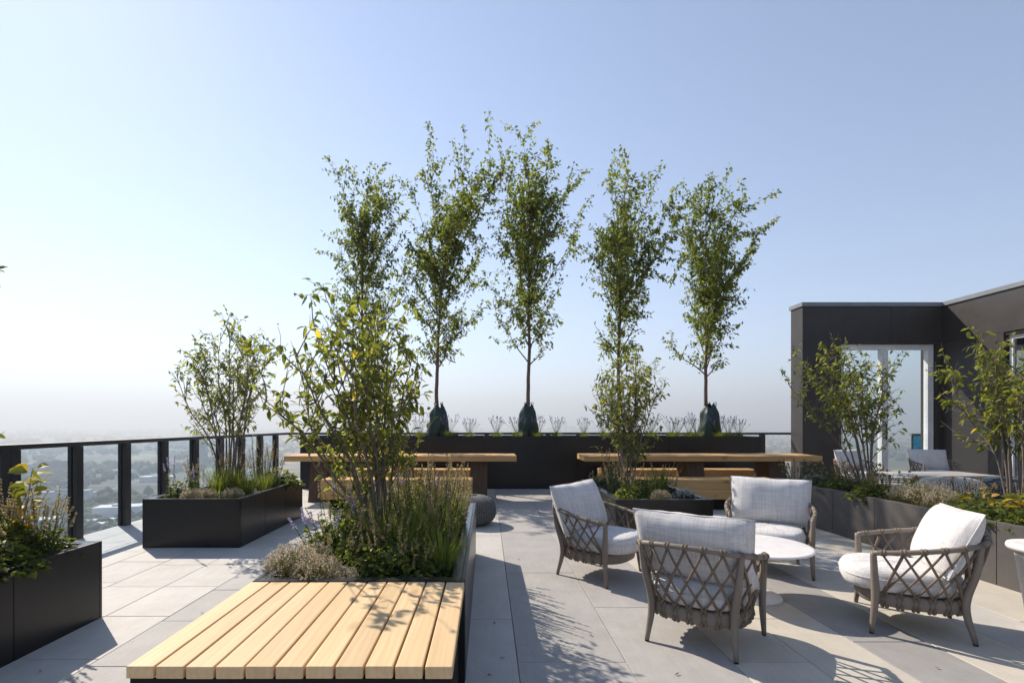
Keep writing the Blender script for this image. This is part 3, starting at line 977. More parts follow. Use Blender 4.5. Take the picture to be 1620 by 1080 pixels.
# ------------------------------------------------------------------ trees
def rv(n=1): return RNG.normal(size=(n, 3))
def unit(v): return v / (np.linalg.norm(v) + 1e-9)
def curve_branch(p, d, ln, n, up, wob, pull=np.zeros(3)):
    pts = [np.array(p, float)]; d = unit(np.array(d, float))
    for i in range(n):
        d = unit(d + np.array([0, 0, up / n]) + pull / n + rv(1)[0] * wob)
        pts.append(pts[-1] + d * ln / n)
    return np.array(pts)
def leaf_along(acc, path, i0, dens, spread, ln):
    for a, b in zip(path[:-1], path[1:]):
        seg = np.linalg.norm(b - a)
        k = RNG.poisson(dens * seg)
        if k == 0: continue
        s = RNG.random(k)[:, None]
        P = a + (b - a) * s + rv(k) * spread
        D = rv(k) * .75 + unit(b - a) * .7 + np.array([.12, 0, -.35])
        acc.append((P, D))
def slender_tree(label, x, y, z0, height, width, lean, whips, seed, bag=True):
    global RNG
    RNG = np.random.default_rng(seed)
    t = thing('slender_tree', label, 'tree', (x, y, z0), 0, 'slender trees in the tall planter')
    wood = MB(); acc = []; 
    tr = catmull([(0, 0, -.05), (.01, 0, height * .2), (lean * .12, .02, height * .45), (lean * .35, 0, height * .7), (lean * .62, 0, height * .88)], 7)
    tr[:, :2] += np.cumsum(RNG.normal(size=(len(tr), 2)) * .006, axis=0)
    rad = np.interp(np.linspace(0, 1, len(tr)), [0, .25, 1], [.048, .038, .008])
    wood.tube(tr, rad, 8)
    crown0 = .33
    nb = 40
    for i in range(nb):
        f = crown0 + (.97 - crown0) * (i + RNG.random()) / nb
        idx = f * (len(tr) - 1); k = int(idx); p = tr[k] + (tr[min(k + 1, len(tr) - 1)] - tr[k]) * (idx - k)
        a = i * 2.4 + RNG.normal() * .4
        g = (f - crown0) / (1 - crown0)
        wf = (.55 + .72 * math.sin(min(1, g * 1.5 + .14) * math.pi * .80)) * width * (.5 + 1.05 * RNG.random())
        ln = max(.35, wf) * (1.0 + .35 * (g > .6))
        d = np.array([math.cos(a), math.sin(a), .85 + .8 * RNG.random() + .6 * g])
        br = curve_branch(p, d, ln * 1.15, 7, .55, .10, np.array([.14, 0, 0]) * (0.4 + g))
        wood.tube(br, np.linspace(.015 * (1 - .5 * g), .0028, len(br)), 4, False)
        leaf_along(acc, br[2:], 0, 22, .02, .06)
        for m in range(int(3 + ln * 5.5)):
            q = br[RNG.integers(1, len(br))]
            d2 = unit(br[-1] - br[0]) * .5 + rv(1)[0] * .7 + np.array([.1, 0, .12])
            tw = curve_branch(q, d2, ln * (.18 + .36 * RNG.random()), 4, .05, .12)
            wood.tube(tw, np.linspace(.0045, .0018, len(tw)), 3, False)
            leaf_along(acc, tw, 0, 52, .034, .06)
    for (dx, dy, ln, f) in whips:
        idx = int(f * (len(tr) - 1)); p = tr[idx]
        br = curve_branch(p, (dx, dy, 1.0), ln, 11, .12, .045, np.array([.12, 0, 0]))
        wood.tube(br, np.linspace(.011, .0025, len(br)), 4, False)
        leaf_along(acc, br[2:], 0, 55, .022, .06)
        for m in range(int(ln * 6)):
            q = br[RNG.integers(2, len(br))]
            tw = curve_branch(q, unit(br[-1] - br[0]) * .8 + rv(1)[0] * .6, .14 + .3 * RNG.random(), 4, .05, .1)
            wood.tube(tw, np.linspace(.004, .0016, len(tw)), 3, False)
            leaf_along(acc, tw, 0, 75, .018, .06)
    wood.build('trunk', 'bark_tree', t, True)
    P = np.concatenate([a for a, b in acc]); D = np.concatenate([b for a, b in acc])
    n = len(P)
    mb = MB(); mb.leaves(P, D, .066 + .036 * RNG.random(n), .037 + .017 * RNG.random(n), False, None, .16, .15)
    tag(mb.build('crown', 'leaf_tree', t), None, None, None, 'stuff')
    return t
TY = 10.4
def wx(px): return (px - 770) * TY / 800
ZS = .97
slender_tree('slender tree with a dark dense crown standing closest to the corner of the railing', wx(572), TY, ZS, 5.0, .66, .05, [(.15, 0, 1.0, .8), (.45, .1, 1.7, .68), (-.15, 0, 1.0, .75)], 11)
slender_tree('slender tree whose long bare whips reach over into the neighbouring crown', wx(690), TY, ZS, 4.9, .80, .42, [(.40, 0, 2.9, .60), (.32, 0, 2.3, .66), (.1, .1, 1.1, .7), (-.3, 0, 1.3, .6)], 12)
slender_tree('tallest slender tree, its trunk in the middle of the row of five', wx(832), TY, ZS, 5.25, .94, .05, [(-.26, 0, 1.9, .66), (.05, 0, 1.2, .8), (.3, 0, 1.5, .72)], 13)
slender_tree('slender tree rising behind the shrub of the small planter', wx(977), TY, ZS, 4.75, .80, .15, [(.55, 0, 2.7, .58), (.48, 0, 2.2, .66), (-.2, 0, 1.5, .64)], 14)
slender_tree('slender tree standing closest to the building, its top leaning out', wx(1117), TY, ZS, 4.4, .80, .20, [(.60, 0, 2.3, .58), (.5, 0, 1.8, .66), (-.15, 0, 1.5, .58)], 15)
def tree_bag(label, x, y, z0, seed, h=.68):
    t = thing('watering_bag', label, 'watering bag', (x, y, z0), 0, 'watering bags round the tree trunks')
    mb = MB(); vs = []; fs = []; K_ = 40; NZ = 22
    for j in range(NZ + 1):
        f = j / NZ
        r0 = np.interp(f, [0, .1, .4, .75, .92, 1], [.21, .215, .20, .165, .115, .075])
        for i in range(K_):
            a = 2 * math.pi * i / K_
            fo = 1 + .10 * math.sin(a * 5 + seed + f * 2.2) * (.4 + .6 * f) + .16 * noise.noise(Vector((math.cos(a) * 2.2 + seed, math.sin(a) * 2.2, f * 3)))
            split = 1 - .55 * max(0, 1 - abs(((a - 4.9 + math.pi) % (2 * math.pi)) - math.pi) / .16) * max(0, 1 - f * 3)
            vs.append((r0 * fo * split * math.cos(a), r0 * .9 * fo * split * math.sin(a), h * f + (.05 * math.sin(a * 3 + seed) * f ** 4)))
    for j in range(NZ):
        for i in range(K_):
            fs.append((j * K_ + i, j * K_ + (i + 1) % K_, (j + 1) * K_ + (i + 1) % K_, (j + 1) * K_ + i))
    mb.add(vs, fs); mb.build('bag', 'bag_plastic', t, True)
    for s in (-.06, .07):
        mb = MB(); mb.tube([(s, -.06, h - .03), (s - .015, -.065, h + .05), (s + .03, -.06, h + .06), (s + .035, -.055, h - .02)], .008, 6); mb.build('strap', 'bag_plastic', t, True)
tree_bag('dark green watering bag at the trunk nearest the slatted bench planter', wx(693), TY, .97, 1.0)
tree_bag('dark green watering bag at the foot of the tallest slender tree', wx(835), TY, .97, 2.4)
tree_bag('dark green watering bag at the foot of the tree closest to the building', wx(1123), TY, .97, 4.0)

# ------------------------------------------------------------------ multi-stem shrubs
def shrub(label, x, y, z0, height, spread, nstem, seed, lean=(0, 0), leafL=.062, dens=26, indiv=0, start=.3, dense_low=False):
    global RNG
    RNG = np.random.default_rng(seed)
    t = thing('multi_stem_shrub', label, 'shrub', (x, y, z0))
    wood = MB(); acc = []
    for i in range(nstem):
        a = i * 2 * math.pi / nstem + RNG.normal() * .35
        o = .25 + .75 * ((i * .618) % 1)
        out = spread * o
        h = height * (1 - .28 * o ** 2) * (.88 + .2 * RNG.random())
        b = np.array([math.cos(a) * .05, math.sin(a) * .05, -.03])
        e = np.array([math.cos(a) * out + lean[0], math.sin(a) * out + lean[1], h])
        c = np.array([e[0] * .35, e[1] * .35, h * .42])
        st = catmull([b, c, (c + e) / 2 + rv(1)[0] * .04, e], 6)
        st[1:] += np.cumsum(rv(len(st) - 1) * .004, axis=0)
        wood.tube(st, np.linspace(.0115, .0026, len(st)), 5, False)
        leaf_along(acc, st[int(len(st) * .5):], 0, dens, .012, leafL)
        nb = 11
        for m in range(nb):
            f = start + (1 - start) * (m + RNG.random()) / nb
            k = int(f * (len(st) - 1)); p = st[k]
            aa = RNG.random() * 2 * math.pi
            d = np.array([math.cos(aa), math.sin(aa), .9]) + unit(st[-1] - st[0]) * .4
            ln = (.24 + .26 * RNG.random()) * spread / .55 * (1.15 - .5 * f)
            br = curve_branch(p, d, ln, 5, .25, .12)
            wood.tube(br, np.linspace(.0055, .0018, len(br)), 4, False)
            leaf_along(acc, br[1:], 0, dens, .01, leafL)
            for q_ in range(3):
                q = br[RNG.integers(1, len(br))]
                tw = curve_branch(q, rv(1)[0] * .8 + np.array([0, 0, .35]) + unit(br[-1] - br[0]) * .6, .08 + .12 * RNG.random(), 3, .1, .12)
                wood.tube(tw, np.linspace(.0026, .0013, len(tw)), 3, False)
                leaf_along(acc, tw, 0, dens * 1.5, .008, leafL)
    wood.build('stems', 'bark_shrub', t, True)
    P = np.concatenate([a for a, b in acc]); D = np.concatenate([b for a, b in acc])
    n = len(P)
    L = leafL * (.7 + .6 * RNG.random(n)); W = L * (.38 + .1 * RNG.random(n))
    tint = RNG.random(n) ** 1.25
    order = np.argsort(-L * 1.0 / (2.0 + P[:, 1]))
    keep = order[indiv:]
    mb = MB(); mb.leaves(P[keep], D[keep], L[keep], W[keep], True, tint[keep], .14, .25)
    tag(mb.build('foliage', 'leaf_shrub', t), None, None, None, 'stuff')
    if indiv:
        protos = []
        for k in range(12):
            mb = MB(); mb.leaves(np.zeros((1, 3)), np.array([[1.0, 0, 0]]), 1.0, .42, True, np.array([k / 11.0]), .14, .22)
            protos.append(mb.mesh('leaf', M['leaf_shrub']))
        for j in order[:indiv]:
            o = link('leaf', protos[min(11, int(tint[j] * 12))], t, P[j])
            q = Vector(D[j]).to_track_quat('X', 'Z')
            o.rotation_mode = 'QUATERNION'; o.rotation_quaternion = q @ Matrix.Rotation(RNG.normal() * .5, 3, 'X').to_quaternion()
            o.scale = (L[j],) * 3
    return t
SZ = .445
shrub('large multi-stem shrub with pointed leaves in the planter behind the slatted bench', -.72, 3.45, SZ, 1.56, .62, 13, 21, (-.17, 0), .060, 19, 290, .2)
shrub('airy multi-stem shrub in the planter beside the glass railing', -3.08, 6.05, SZ, 1.98, .62, 12, 22, (.05, 0), .055, 18)
shrub('compact leafy shrub in the small planter between lounge chairs and picnic table', 1.70, 6.05, SZ, 1.62, .50, 12, 23, (-.03, 0), .056, 19, 0, .12)
shrub('leaning shrub in the long grey planter before the glass doors', 4.72, 6.25, SZ, 1.70, .60, 10, 24, (-.40, 0), .057, 22)
shrub('bright leafy shrub in the long grey planter beside the wing windows', 4.78, 4.55, SZ, 1.62, .46, 9, 25, (-.05, 0), .060, 21)
shrub('multi-stem shrub in the planter with yellowing leaves', -3.33, 2.82, SZ, 1.82, .52, 12, 26, (-.05, 0), .062, 18)

# ------------------------------------------------------------------ herbs, grasses and flowers
def proto_thing(name, parts):
    """parts: list of (part name, MB, material, kind)"""
    return [(pn, mb.mesh(pn, M[mt]), kd) for pn, mb, mt, kd in parts]
def blades(mb, n, r, h, w, curve=.5, seg=4):
    for i in range(n):
        a = RNG.random() * 6.283; rr = r * .45 * math.sqrt(RNG.random())
        p = np.array([math.cos(a) * rr, math.sin(a) * rr, -.02])
        hh = h * (.6 + .5 * RNG.random())
        ou = np.array([math.cos(a), math.sin(a), 0]) * curve * hh * (.3 + RNG.random()) + rv(1)[0] * .02
        s = np.array([-math.sin(a), math.cos(a), 0]) * w * (.6 + .6 * RNG.random())
        vs = []; fs = []
        for k in range(seg + 1):
            f = k / seg
            c = p + ou * f ** 1.7 + np.array([0, 0, hh * (f - .25 * f ** 3 * curve)])
            vs += [c - s * (1 - f) ** .6 / 2, c + s * (1 - f) ** .6 / 2]
        for k in range(seg): fs.append((2 * k, 2 * k + 1, 2 * k + 3, 2 * k + 2))
        mb.add(vs, fs, RNG.random())
def grass_proto(h=.36, r=.16, n=150):
    mb = MB(); blades(mb, n, r, h, .008, .5)
    return proto_thing('grass_tuft', [('blades', mb, 'leaf_grass', 'stuff')])
def spike_proto(h=.5, r=.16, ns=12, flower='flower_cream', leaf='leaf_herb', spike=.13, leafL=.034, spread=.30):
    st = MB(); fl = MB()
    for i in range(ns):
        a = RNG.random() * 6.283; rr = r * math.sqrt(RNG.random())
        hh = h * (.6 + .5 * RNG.random())
        path = curve_branch((math.cos(a) * rr * .5, math.sin(a) * rr * .5, -.02), (math.cos(a) * spread, math.sin(a) * spread, 1), hh, 7, .25, .05)
        st.tube(path, np.linspace(.0028, .0014, len(path)), 3, False, 1, .4)
        d = np.r_[0, np.cumsum(np.linalg.norm(np.diff(path, axis=0), axis=1))]
        n = int(hh * 95)
        s = np.sort(RNG.random(n)) * max(.05, d[-1] - spike)
        P = np.stack([np.interp(s, d, path[:, k]) for k in range(3)], 1)
        st.leaves(P, rv(n) * .7 * np.array([1, 1, .4]) + np.array([0, 0, .25]), leafL * (1.25 - s / d[-1])[:] * (.7 + .6 * RNG.random(n)), leafL * .52 * (1.2 - s / d[-1]), False, None, .1, .25)
        n = 62
        s = d[-1] - spike * (.6 + .4 * RNG.random()) + spike * RNG.random(n)
        s = np.minimum(s, d[-1])
        P = np.stack([np.interp(s, d, path[:, k]) for k in range(3)], 1)
        w = .5 + .7 * (1 - (s - (d[-1] - spike)) / spike)
        fl.leaves(P, rv(n) * np.array([1, 1, .5]) + np.array([0, 0, .3]), .017 * w, .011 * w, False, None, .2, 0)
    return proto_thing('spike', [('foliage', st, leaf, 'stuff'), ('flowers', fl, flower, 'stuff')])
def clump_proto(r=.17, h=.22, n=330, leaf='leaf_herb', L=.042):
    mb = MB()
    th = RNG.random(n) * 6.283; ph = RNG.random(n)
    rr = r * np.sqrt(RNG.random(n))
    P = np.stack([rr * np.cos(th), rr * np.sin(th), h * (1 - (rr / r) ** 2) * (.3 + .7 * ph) + .01], 1)
    D = np.stack([np.cos(th), np.sin(th), .15 + .5 * RNG.random(n)], 1) + rv(n) * .45
    mb.leaves(P, D, L * (.6 + .7 * RNG.random(n)), L * .62 * (.7 + .5 * RNG.random(n)), True, None, .12, .25)
    for i in range(26):
        a = RNG.random() * 6.283
        q = np.array([math.cos(a) * r * .6 * RNG.random(), math.sin(a) * r * .6 * RNG.random(), h * .6])
        mb.tube([(q[0] * .3, q[1] * .3, -.03), q * .7, q], .002, 3, False, 1, .3)
    return proto_thing('clump', [('foliage', mb, leaf, 'stuff')])
def mound_proto(r=.17, h=.2, n=300, fl='flower_pink', stem='thyme_stem'):
    st = MB(); fm = MB()
    for i in range(n):
        a = RNG.random() * 6.283; rr = r * math.sqrt(RNG.random()); dome = math.sqrt(max(0.02, 1 - (rr / r) ** 2 * .75))
        e = np.array([math.cos(a) * rr, math.sin(a) * rr, h * dome * (.75 + .35 * RNG.random())])
        b = np.array([e[0] * .35, e[1] * .35, -.01])
        st.tube([b, (b + e) / 2 + rv(1)[0] * .006, e], [.0016, .0013, .001], 3, False, 1, RNG.random())
        k = 14; s = RNG.random(k)[:, None]
        st.leaves(b + (e - b) * s, rv(k) + np.array([0, 0, .4]), .011, .005, False, None, .1)
        k = 5
        fm.leaves(e + rv(k) * np.array([.004, .004, .009]), rv(k) + np.array([0, 0, .3]), .010, .008, False, None, .2)
    return proto_thing('mound', [('foliage', st, stem, 'stuff'), ('flowers', fm, fl, 'stuff')])
def lavender_proto(r=.14, h=.17):
    st = MB(); fm = MB()
    blades(st, 260, r * 1.3, h, .006, .75, 3)
    for i in range(26):
        a = RNG.random() * 6.283
        p = curve_branch((0, 0, .05), (math.cos(a) * .5, math.sin(a) * .5, 1), .26 + .14 * RNG.random(), 5, .1, .06, np.array([.1, 0, 0]))
        st.tube(p, .0016, 3, False, 1, .3)
        k = 20
        P = p[-1] + (p[-2] - p[-1]) * RNG.random(k)[:, None] * .6
        fm.leaves(P, rv(k) + np.array([0, 0, .4]), .012, .008, False, None, .2)
    return proto_thing('lavender', [('foliage', st, 'leaf_grass', 'stuff'), ('flowers', fm, 'flower_violet', 'stuff')])
def rosette_proto():
    mb = MB(); n = 42
    a = RNG.random(n) * 6.283
    P = np.stack([np.cos(a) * .02, np.sin(a) * .02, np.zeros(n)], 1)
    mb.leaves(P, np.stack([np.cos(a), np.sin(a), .5 + .9 * RNG.random(n)], 1), .12 * (.6 + .6 * RNG.random(n)), .05, True, None, .12, .25)
    fm = MB(); k = 40
    fm.leaves(rv(k) * .02 + np.array([.05, 0, .1]), rv(k) + np.array([0, 0, .5]), .018, .014, False)
    return proto_thing('rosette', [('foliage', mb, 'leaf_herb', 'stuff'), ('flowers', fm, 'flower_yellow', 'stuff')])
RNG = np.random.default_rng(99)
PROTO = {
    'grass': [grass_proto(.40, .17, 170), grass_proto(.34, .14, 150)],
    'cream': [spike_proto(.50, .16, 13), spike_proto(.44, .15, 14)],
    'lilac': [spike_proto(.46, .17, 8, 'flower_lilac', 'leaf_herb', .11, .038, .45)],
    'tan': [spike_proto(.52, .14, 16, 'flower_cream', 'leaf_dull', .16, .026, .2)],
    'clump': [clump_proto(), clump_proto(.2, .18, 330, 'leaf_herb', .05)],
    'mound': [mound_proto(), mound_proto(.15, .17, 240)],
    'rosemary': [spike_proto(.34, .2, 26, 'flower_cream', 'leaf_dull', .03, .026, .6), clump_proto(.2, .2, 420, 'leaf_dull', .034)],
    'white': [mound_proto(.14, .16, 200, 'flower_white', 'leaf_dull')],
    'lavender': [lavender_proto(), lavender_proto(.12, .15)],
    'yellow': [clump_proto(.16, .22, 120, 'leaf_yellow', .07)],
    'rosette': [rosette_proto()],
}
DESC = {'grass': ('grass_tuft', 'tuft of fresh green grass blades', 'grass tuft'), 'cream': ('spike_herb', 'leafy herb with cream flower spikes', 'herb'),
        'lilac': ('spike_herb', 'leafy herb with lilac flower spikes', 'herb'), 'tan': ('seed_head_herb', 'tall herb with tan seed heads', 'herb'),
        'clump': ('leafy_perennial', 'low clump of broad green leaves', 'perennial'), 'mound': ('thyme_mound', 'pinkish flowering thyme mound', 'thyme'),
        'rosemary': ('evergreen_herb', 'dark green needle-leaved herb', 'herb'), 'white': ('pale_flower_mound', 'mound of small whitish flowers', 'flowers'),
        'lavender': ('lavender', 'small lavender clump with thin violet flower stalks', 'lavender'), 'yellow': ('yellow_leaf_plant', 'plant with yellowing round leaves', 'plant'),
        'rosette': ('yellow_flower', 'low plant with yellow flowers', 'flowers')}
def put(kind, where, x, y, z=SZ, s=1.0, v=None):
    pr = PROTO[kind][random.randrange(len(PROTO[kind])) if v is None else v]
    nm, ds, ct = DESC[kind]
    t = thing(nm, ds + ' ' + where, ct, (x, y, z - .012), random.uniform(0, 6.28), (ds + ' ' + where))
    k = s * random.uniform(.9, 1.1); t.scale = (k, k, k * random.uniform(.92, 1.1))
    for pn, me, kd in pr:
        tag(link(pn, me, t), None, None, None, kd)
W1 = 'in the planter behind the slatted bench'
for kind, x, y, s in [('mound', -1.04, 2.70, .9), ('mound', -.88, 2.62, .7), ('mound', -1.0, 2.92, .8), ('mound', -.74, 2.60, .55), ('cream', -.78, 2.74, .6), ('cream', -.36, 2.62, .5), ('grass', -.24, 2.8, .8), ('clump', -.58, 2.70, .8), ('cream', -.52, 2.78, .62), ('clump', -.42, 2.72, .8), ('clump', -.72, 2.95, .95), ('clump', -.34, 2.85, .85), ('cream', -.64, 2.98, .7), ('clump', -.5, 2.95, .85),
                      ('lilac', -1.0, 3.22, 1.05), ('cream', -.9, 3.12, .8), ('clump', -.94, 3.22, 1.1), ('clump', -.66, 3.15, .95), ('grass', -.52, 3.08, .95), ('grass', -.36, 3.22, 1.0), ('tan', -.27, 3.1, .7), ('cream', -.45, 3.35, 1.0), ('tan', -.32, 3.5, .95), ('cream', -.62, 3.7, 1.0), ('tan', -.5, 3.6, .95), ('cream', -.28, 3.4, .85),
                      ('cream', -.95, 3.7, 1.1), ('cream', -1.0, 4.1, 1.05), ('cream', -.85, 3.95, 1.0), ('lilac', -.5, 3.95, 1.0), ('tan', -.38, 4.1, 1.0), ('grass', -.30, 3.8, .95), ('tan', -.24, 3.95, .9), ('grass', -.55, 4.3, 1.0), ('tan', -.62, 4.45, .9), ('cream', -.36, 4.4, .95), ('rosette', -.23, 4.62, .9), ('clump', -.8, 4.5, 1.0), ('clump', -.95, 3.5, 1.0), ('tan', -.28, 4.3, .85), ('grass', -.7, 3.4, .9)]:
    W1 = 'along the slatted bench in the planter behind it' if y < 3.0 else ('round the shrub stems behind the slatted bench' if y < 3.85 else 'at the pouf end of the bench planter')
    put(kind, W1, x, y, s=s * {'cream': 1.2, 'tan': 1.12, 'grass': 1.15, 'lilac': 1.15, 'clump': 1.15}.get(kind, 1.05))
W2 = 'in the planter beside the glass railing'
for kind, x, y, s in [('lilac', -3.33, 5.45, .95), ('clump', -3.3, 5.5, .9), ('mound', -2.98, 5.38, .8), ('mound', -3.12, 5.36, .7), ('mound', -2.76, 5.5, .75), ('cream', -3.2, 5.65, .9), ('grass', -3.05, 5.75, 1.0), ('grass', -2.75, 5.8, .9), ('tan', -3.1, 6.1, 1.0), ('grass', -2.72, 6.2, 1.0), ('cream', -2.75, 6.45, 1.0), ('clump', -2.7, 6.62, 1.0), ('tan', -2.95, 6.6, 1.0), ('grass', -2.9, 5.9, 1.0)]:
    put(kind, W2, x, y, s=s * {'mound': 1.0, 'grass': 1.02}.get(kind, 1.2))
W3 = 'in the small planter beside the lounge chairs'
for kind, x, y, s in [('cream', 1.55, 5.45, .95), ('clump', 1.5, 5.38, .9), ('cream', 1.72, 5.5, .8), ('mound', 1.83, 5.33, .75), ('white', 2.1, 5.36, .9), ('tan', 1.48, 5.85, 1.0), ('rosemary', 1.45, 6.2, .9), ('grass', 1.9, 5.75, 1.0), ('cream', 2.05, 5.85, .9), ('grass', 2.1, 6.1, .9), ('tan', 1.6, 6.4, .9), ('clump', 1.75, 5.8, 1.1), ('rosemary', 1.6, 6.7, .9)]:
    W3 = 'along the chair side of the small planter' if y < 5.6 else 'round the shrub of the small planter'
    put(kind, W3, x, y, s=s)
W4 = 'in the long grey planter'
for kind, x, y, s in [('rosemary', 4.25, 6.9, 1.0), ('white', 4.35, 6.7, 1.0), ('rosemary', 4.6, 6.85, 1.0), ('rosemary', 4.3, 6.45, 1.0), ('rosemary', 4.55, 6.2, 1.0), ('tan', 4.7, 6.5, .8), ('clump', 4.25, 6.1, 1.0), ('rosemary', 4.3, 5.85, 1.05), ('rosemary', 4.6, 5.75, 1.0), ('cream', 4.35, 5.6, .7), ('clump', 4.2, 5.5, 1.0),
                      ('grass', 4.6, 5.45, 1.0), ('mound', 4.25, 5.15, 1.0), ('mound', 4.3, 4.9, 1.05), ('mound', 4.5, 5.05, 1.0), ('mound', 4.22, 4.66, .9), ('cream', 4.5, 4.7, .75), ('clump', 4.25, 4.45, 1.0), ('yellow', 4.4, 4.5, 1.0), ('clump', 4.2, 4.2, 1.05), ('yellow', 4.55, 4.15, 1.2), ('cream', 4.4, 4.05, .8), ('clump', 4.22, 3.95, 1.0), ('rosemary', 4.75, 5.0, .9), ('yellow', 4.35, 3.7, 1.1), ('clump', 4.25, 3.6, 1.0), ('mound', 4.4, 3.3, 1.0)]:
    W4 = 'round the leaning shrub in the long grey planter' if y > 5.7 else ('between the two shrubs of the long grey planter' if y > 4.75 else 'under the bright shrub in the long grey planter')
    put(kind, W4, x, y, s=s * 1.12)
W5 = 'in the planter with yellowing leaves'
for kind, x, y, s in [('clump', -2.88, 3.05, 1.2), ('clump', -3.02, 3.1, 1.15), ('clump', -2.78, 2.95, 1.2), ('cream', -2.74, 3.08, 1.0), ('cream', -2.86, 3.12, .95), ('tan', -2.98, 3.14, .9), ('clump', -2.70, 3.1, .9), ('clump', -2.7, 2.75, 1.0), ('clump', -2.86, 2.8, 1.2), ('yellow', -2.95, 2.95, 1.2), ('cream', -2.68, 3.0, .95), ('cream', -3.1, 3.18, 1.0), ('clump', -2.82, 2.5, 1.0), ('clump', -3.1, 3.0, 1.1), ('cream', -2.95, 3.0, 1.2)]:
    put(kind, W5, x, y, s=s)
# upright yellow-leaved shoot of the near planter: every leaf its own part
t = thing('yellow_leaf_shoot', 'upright shoot with large yellow and orange leaves by the glass railing', 'plant', (-2.86, 3.08, SZ - .02))
mb = MB(); st = curve_branch((0, 0, 0), (.02, 0, 1), .58, 8, .1, .05); mb.tube(st, np.linspace(.005, .002, len(st)), 5, False); mb.build('stem', 'bark_shrub', t, True)
for k in range(30):
    f = .35 + .65 * k / 29
    i = min(len(st) - 2, int(f * (len(st) - 1)))
    p = st[i] + (st[i + 1] - st[i]) * RNG.random()
    a = k * 2.4
    mb = MB(); mb.leaves([p + np.array([math.cos(a), math.sin(a), .1]) * .02], [[math.cos(a), math.sin(a), .25 + .4 * RNG.random()]], .10 * (.7 + .5 * RNG.random()), .078, True, np.array([RNG.random()]), .1, .35)
    mb.build('leaf', 'leaf_yellow', t)
W6 = 'in the tall planter under the slender trees'
for px in (664, 712, 742, 786, 818, 852, 880, 924, 955, 998, 1030, 1062, 1072, 1090, 1102, 1138, 1152, 1168):
    put('lavender', W6, (px - 770) * 10.05 / 800, 10.05, 1.0, 1.1)

fl_me = []
for k in range(3):
    mb = MB(); mb.leaves(np.zeros((1, 3)), np.array([[1.0, 0, .08]]), .026 + .006 * k, .011, True, np.array([.2 + .3 * k]), .2, -.1); fl_me.append(mb.mesh('fallen_leaf', M['bark_shrub']))
for k, (x, y) in enumerate([(.0, 2.55), (.05, 3.2), (.42, 2.3), (.62, 3.05), (.95, 2.55), (1.05, 2.35), (-1.9, 3.4), (-2.3, 2.6), (-1.7, 2.9), (2.35, 2.62), (3.1, 2.9), (3.3, 3.6), (.3, 4.7), (3.6, 4.6), (3.75, 5.2), (-2.0, 4.5), (2.0, 2.5), (.1, 2.75)]):
    o = link('fallen_leaf', fl_me[k % 3], None, (x, y, .004)); o.rotation_euler[2] = k * 1.7
    tag(o, 'small dry leaf lying on the pavers', 'leaf', 'fallen leaves on the pavers')
# ------------------------------------------------------------------ city below: single buildings, far towers, woods
CR = random.Random(5)
def city_block(x, y, w, d, h, rz, mat, roofmat, label, cat, group, name='city_building', pitched=False, floors=0):
    t = thing(name, label, cat, (x, y, GZ - 1), rz, group)
    mb = MB(); mb.box(-w / 2, w / 2, -d / 2, d / 2, 0, h + 1); mb.build('wall', mat, t)
    mb = MB()
    if pitched:
        r = d * .32
        mb.add([(-w / 2 - .4, -d / 2 - .4, h + 1.02), (w / 2 + .4, -d / 2 - .4, h + 1.02), (w / 2 + .4, d / 2 + .4, h + 1.02), (-w / 2 - .4, d / 2 + .4, h + 1.02), (-w / 2 - .4, 0, h + 1 + r), (w / 2 + .4, 0, h + 1 + r)],
               [(0, 1, 5, 4), (2, 3, 4, 5), (0, 4, 3), (1, 2, 5), (0, 3, 2, 1)])
    else:
        mb.box(-w / 2 - .3, w / 2 + .3, -d / 2 - .3, d / 2 + .3, h + 1.01, h + 1.6)
        mb.box(-w * .15, w * .12, -d * .2, d * .1, h + 1.61, h + 3.6)
    mb.build('roof', roofmat, t)
    if floors:
        for k in range(floors):
            z = 1 + h * (k + .35) / floors; zz = h * .42 / floors
            mb = MB(); mb.box(-w / 2 - .12, w / 2 + .12, -d / 2 - .12, d / 2 + .12, z, z + zz); mb.build('window_band', 'city_glass', t)
    return t
city_block(-790, 930, 42, 16, 23, .1, 'city_brown', 'city_roof', 'long dark mid-rise block among trees far below', 'building', None, 'city_building', False, 6)
city_block(-345, 445, 22, 30, 5, .3, 'city_white', 'city_white', 'white flat-roofed shed at the foot of the tower', 'building', None, 'city_building')
city_block(-560, 640, 40, 12, 6, -.05, 'city_white', 'city_white', 'long narrow white-roofed warehouse by the fields', 'building', None, 'city_building')
city_block(-640, 1130, 24, 22, 70, .2, 'city_grey', 'city_grey', 'grey residential tower beyond the railing shrub', 'building', None, 'city_building', False, 18)
city_block(-520, 800, 46, 18, 8, .15, 'city_white', 'city_white', 'pale long warehouse beside the road far below', 'building', None, 'city_building')
for i in range(210):
    az = R(CR.uniform(-62, 40)); 
    if i > 180: az = R(CR.uniform(60, 300))
    dist = 420 * math.exp(CR.random() * 2.1)
    x, y = dist * math.sin(az), dist * math.cos(az)
    if CR.random() < .62:
        city_block(x, y, CR.uniform(10, 20), CR.uniform(8, 13), CR.uniform(4, 7), CR.uniform(0, 3), CR.choice(('city_white', 'city_brown', 'city_grey')), CR.choice(('city_roof', 'city_roof', 'city_grey')),
                   'small pitched-roof house in the hazy suburb below', 'house', 'suburban houses below', 'house', True)
    else:
        city_block(x, y, CR.uniform(20, 60), CR.uniform(14, 30), CR.uniform(5, 16), CR.uniform(0, 3), CR.choice(('city_white', 'city_grey', 'city_white')), CR.choice(('city_white', 'city_grey', 'city_white')),
                   'flat pale-roofed commercial building in the hazy suburb below', 'building', 'commercial buildings below', 'commercial_building')
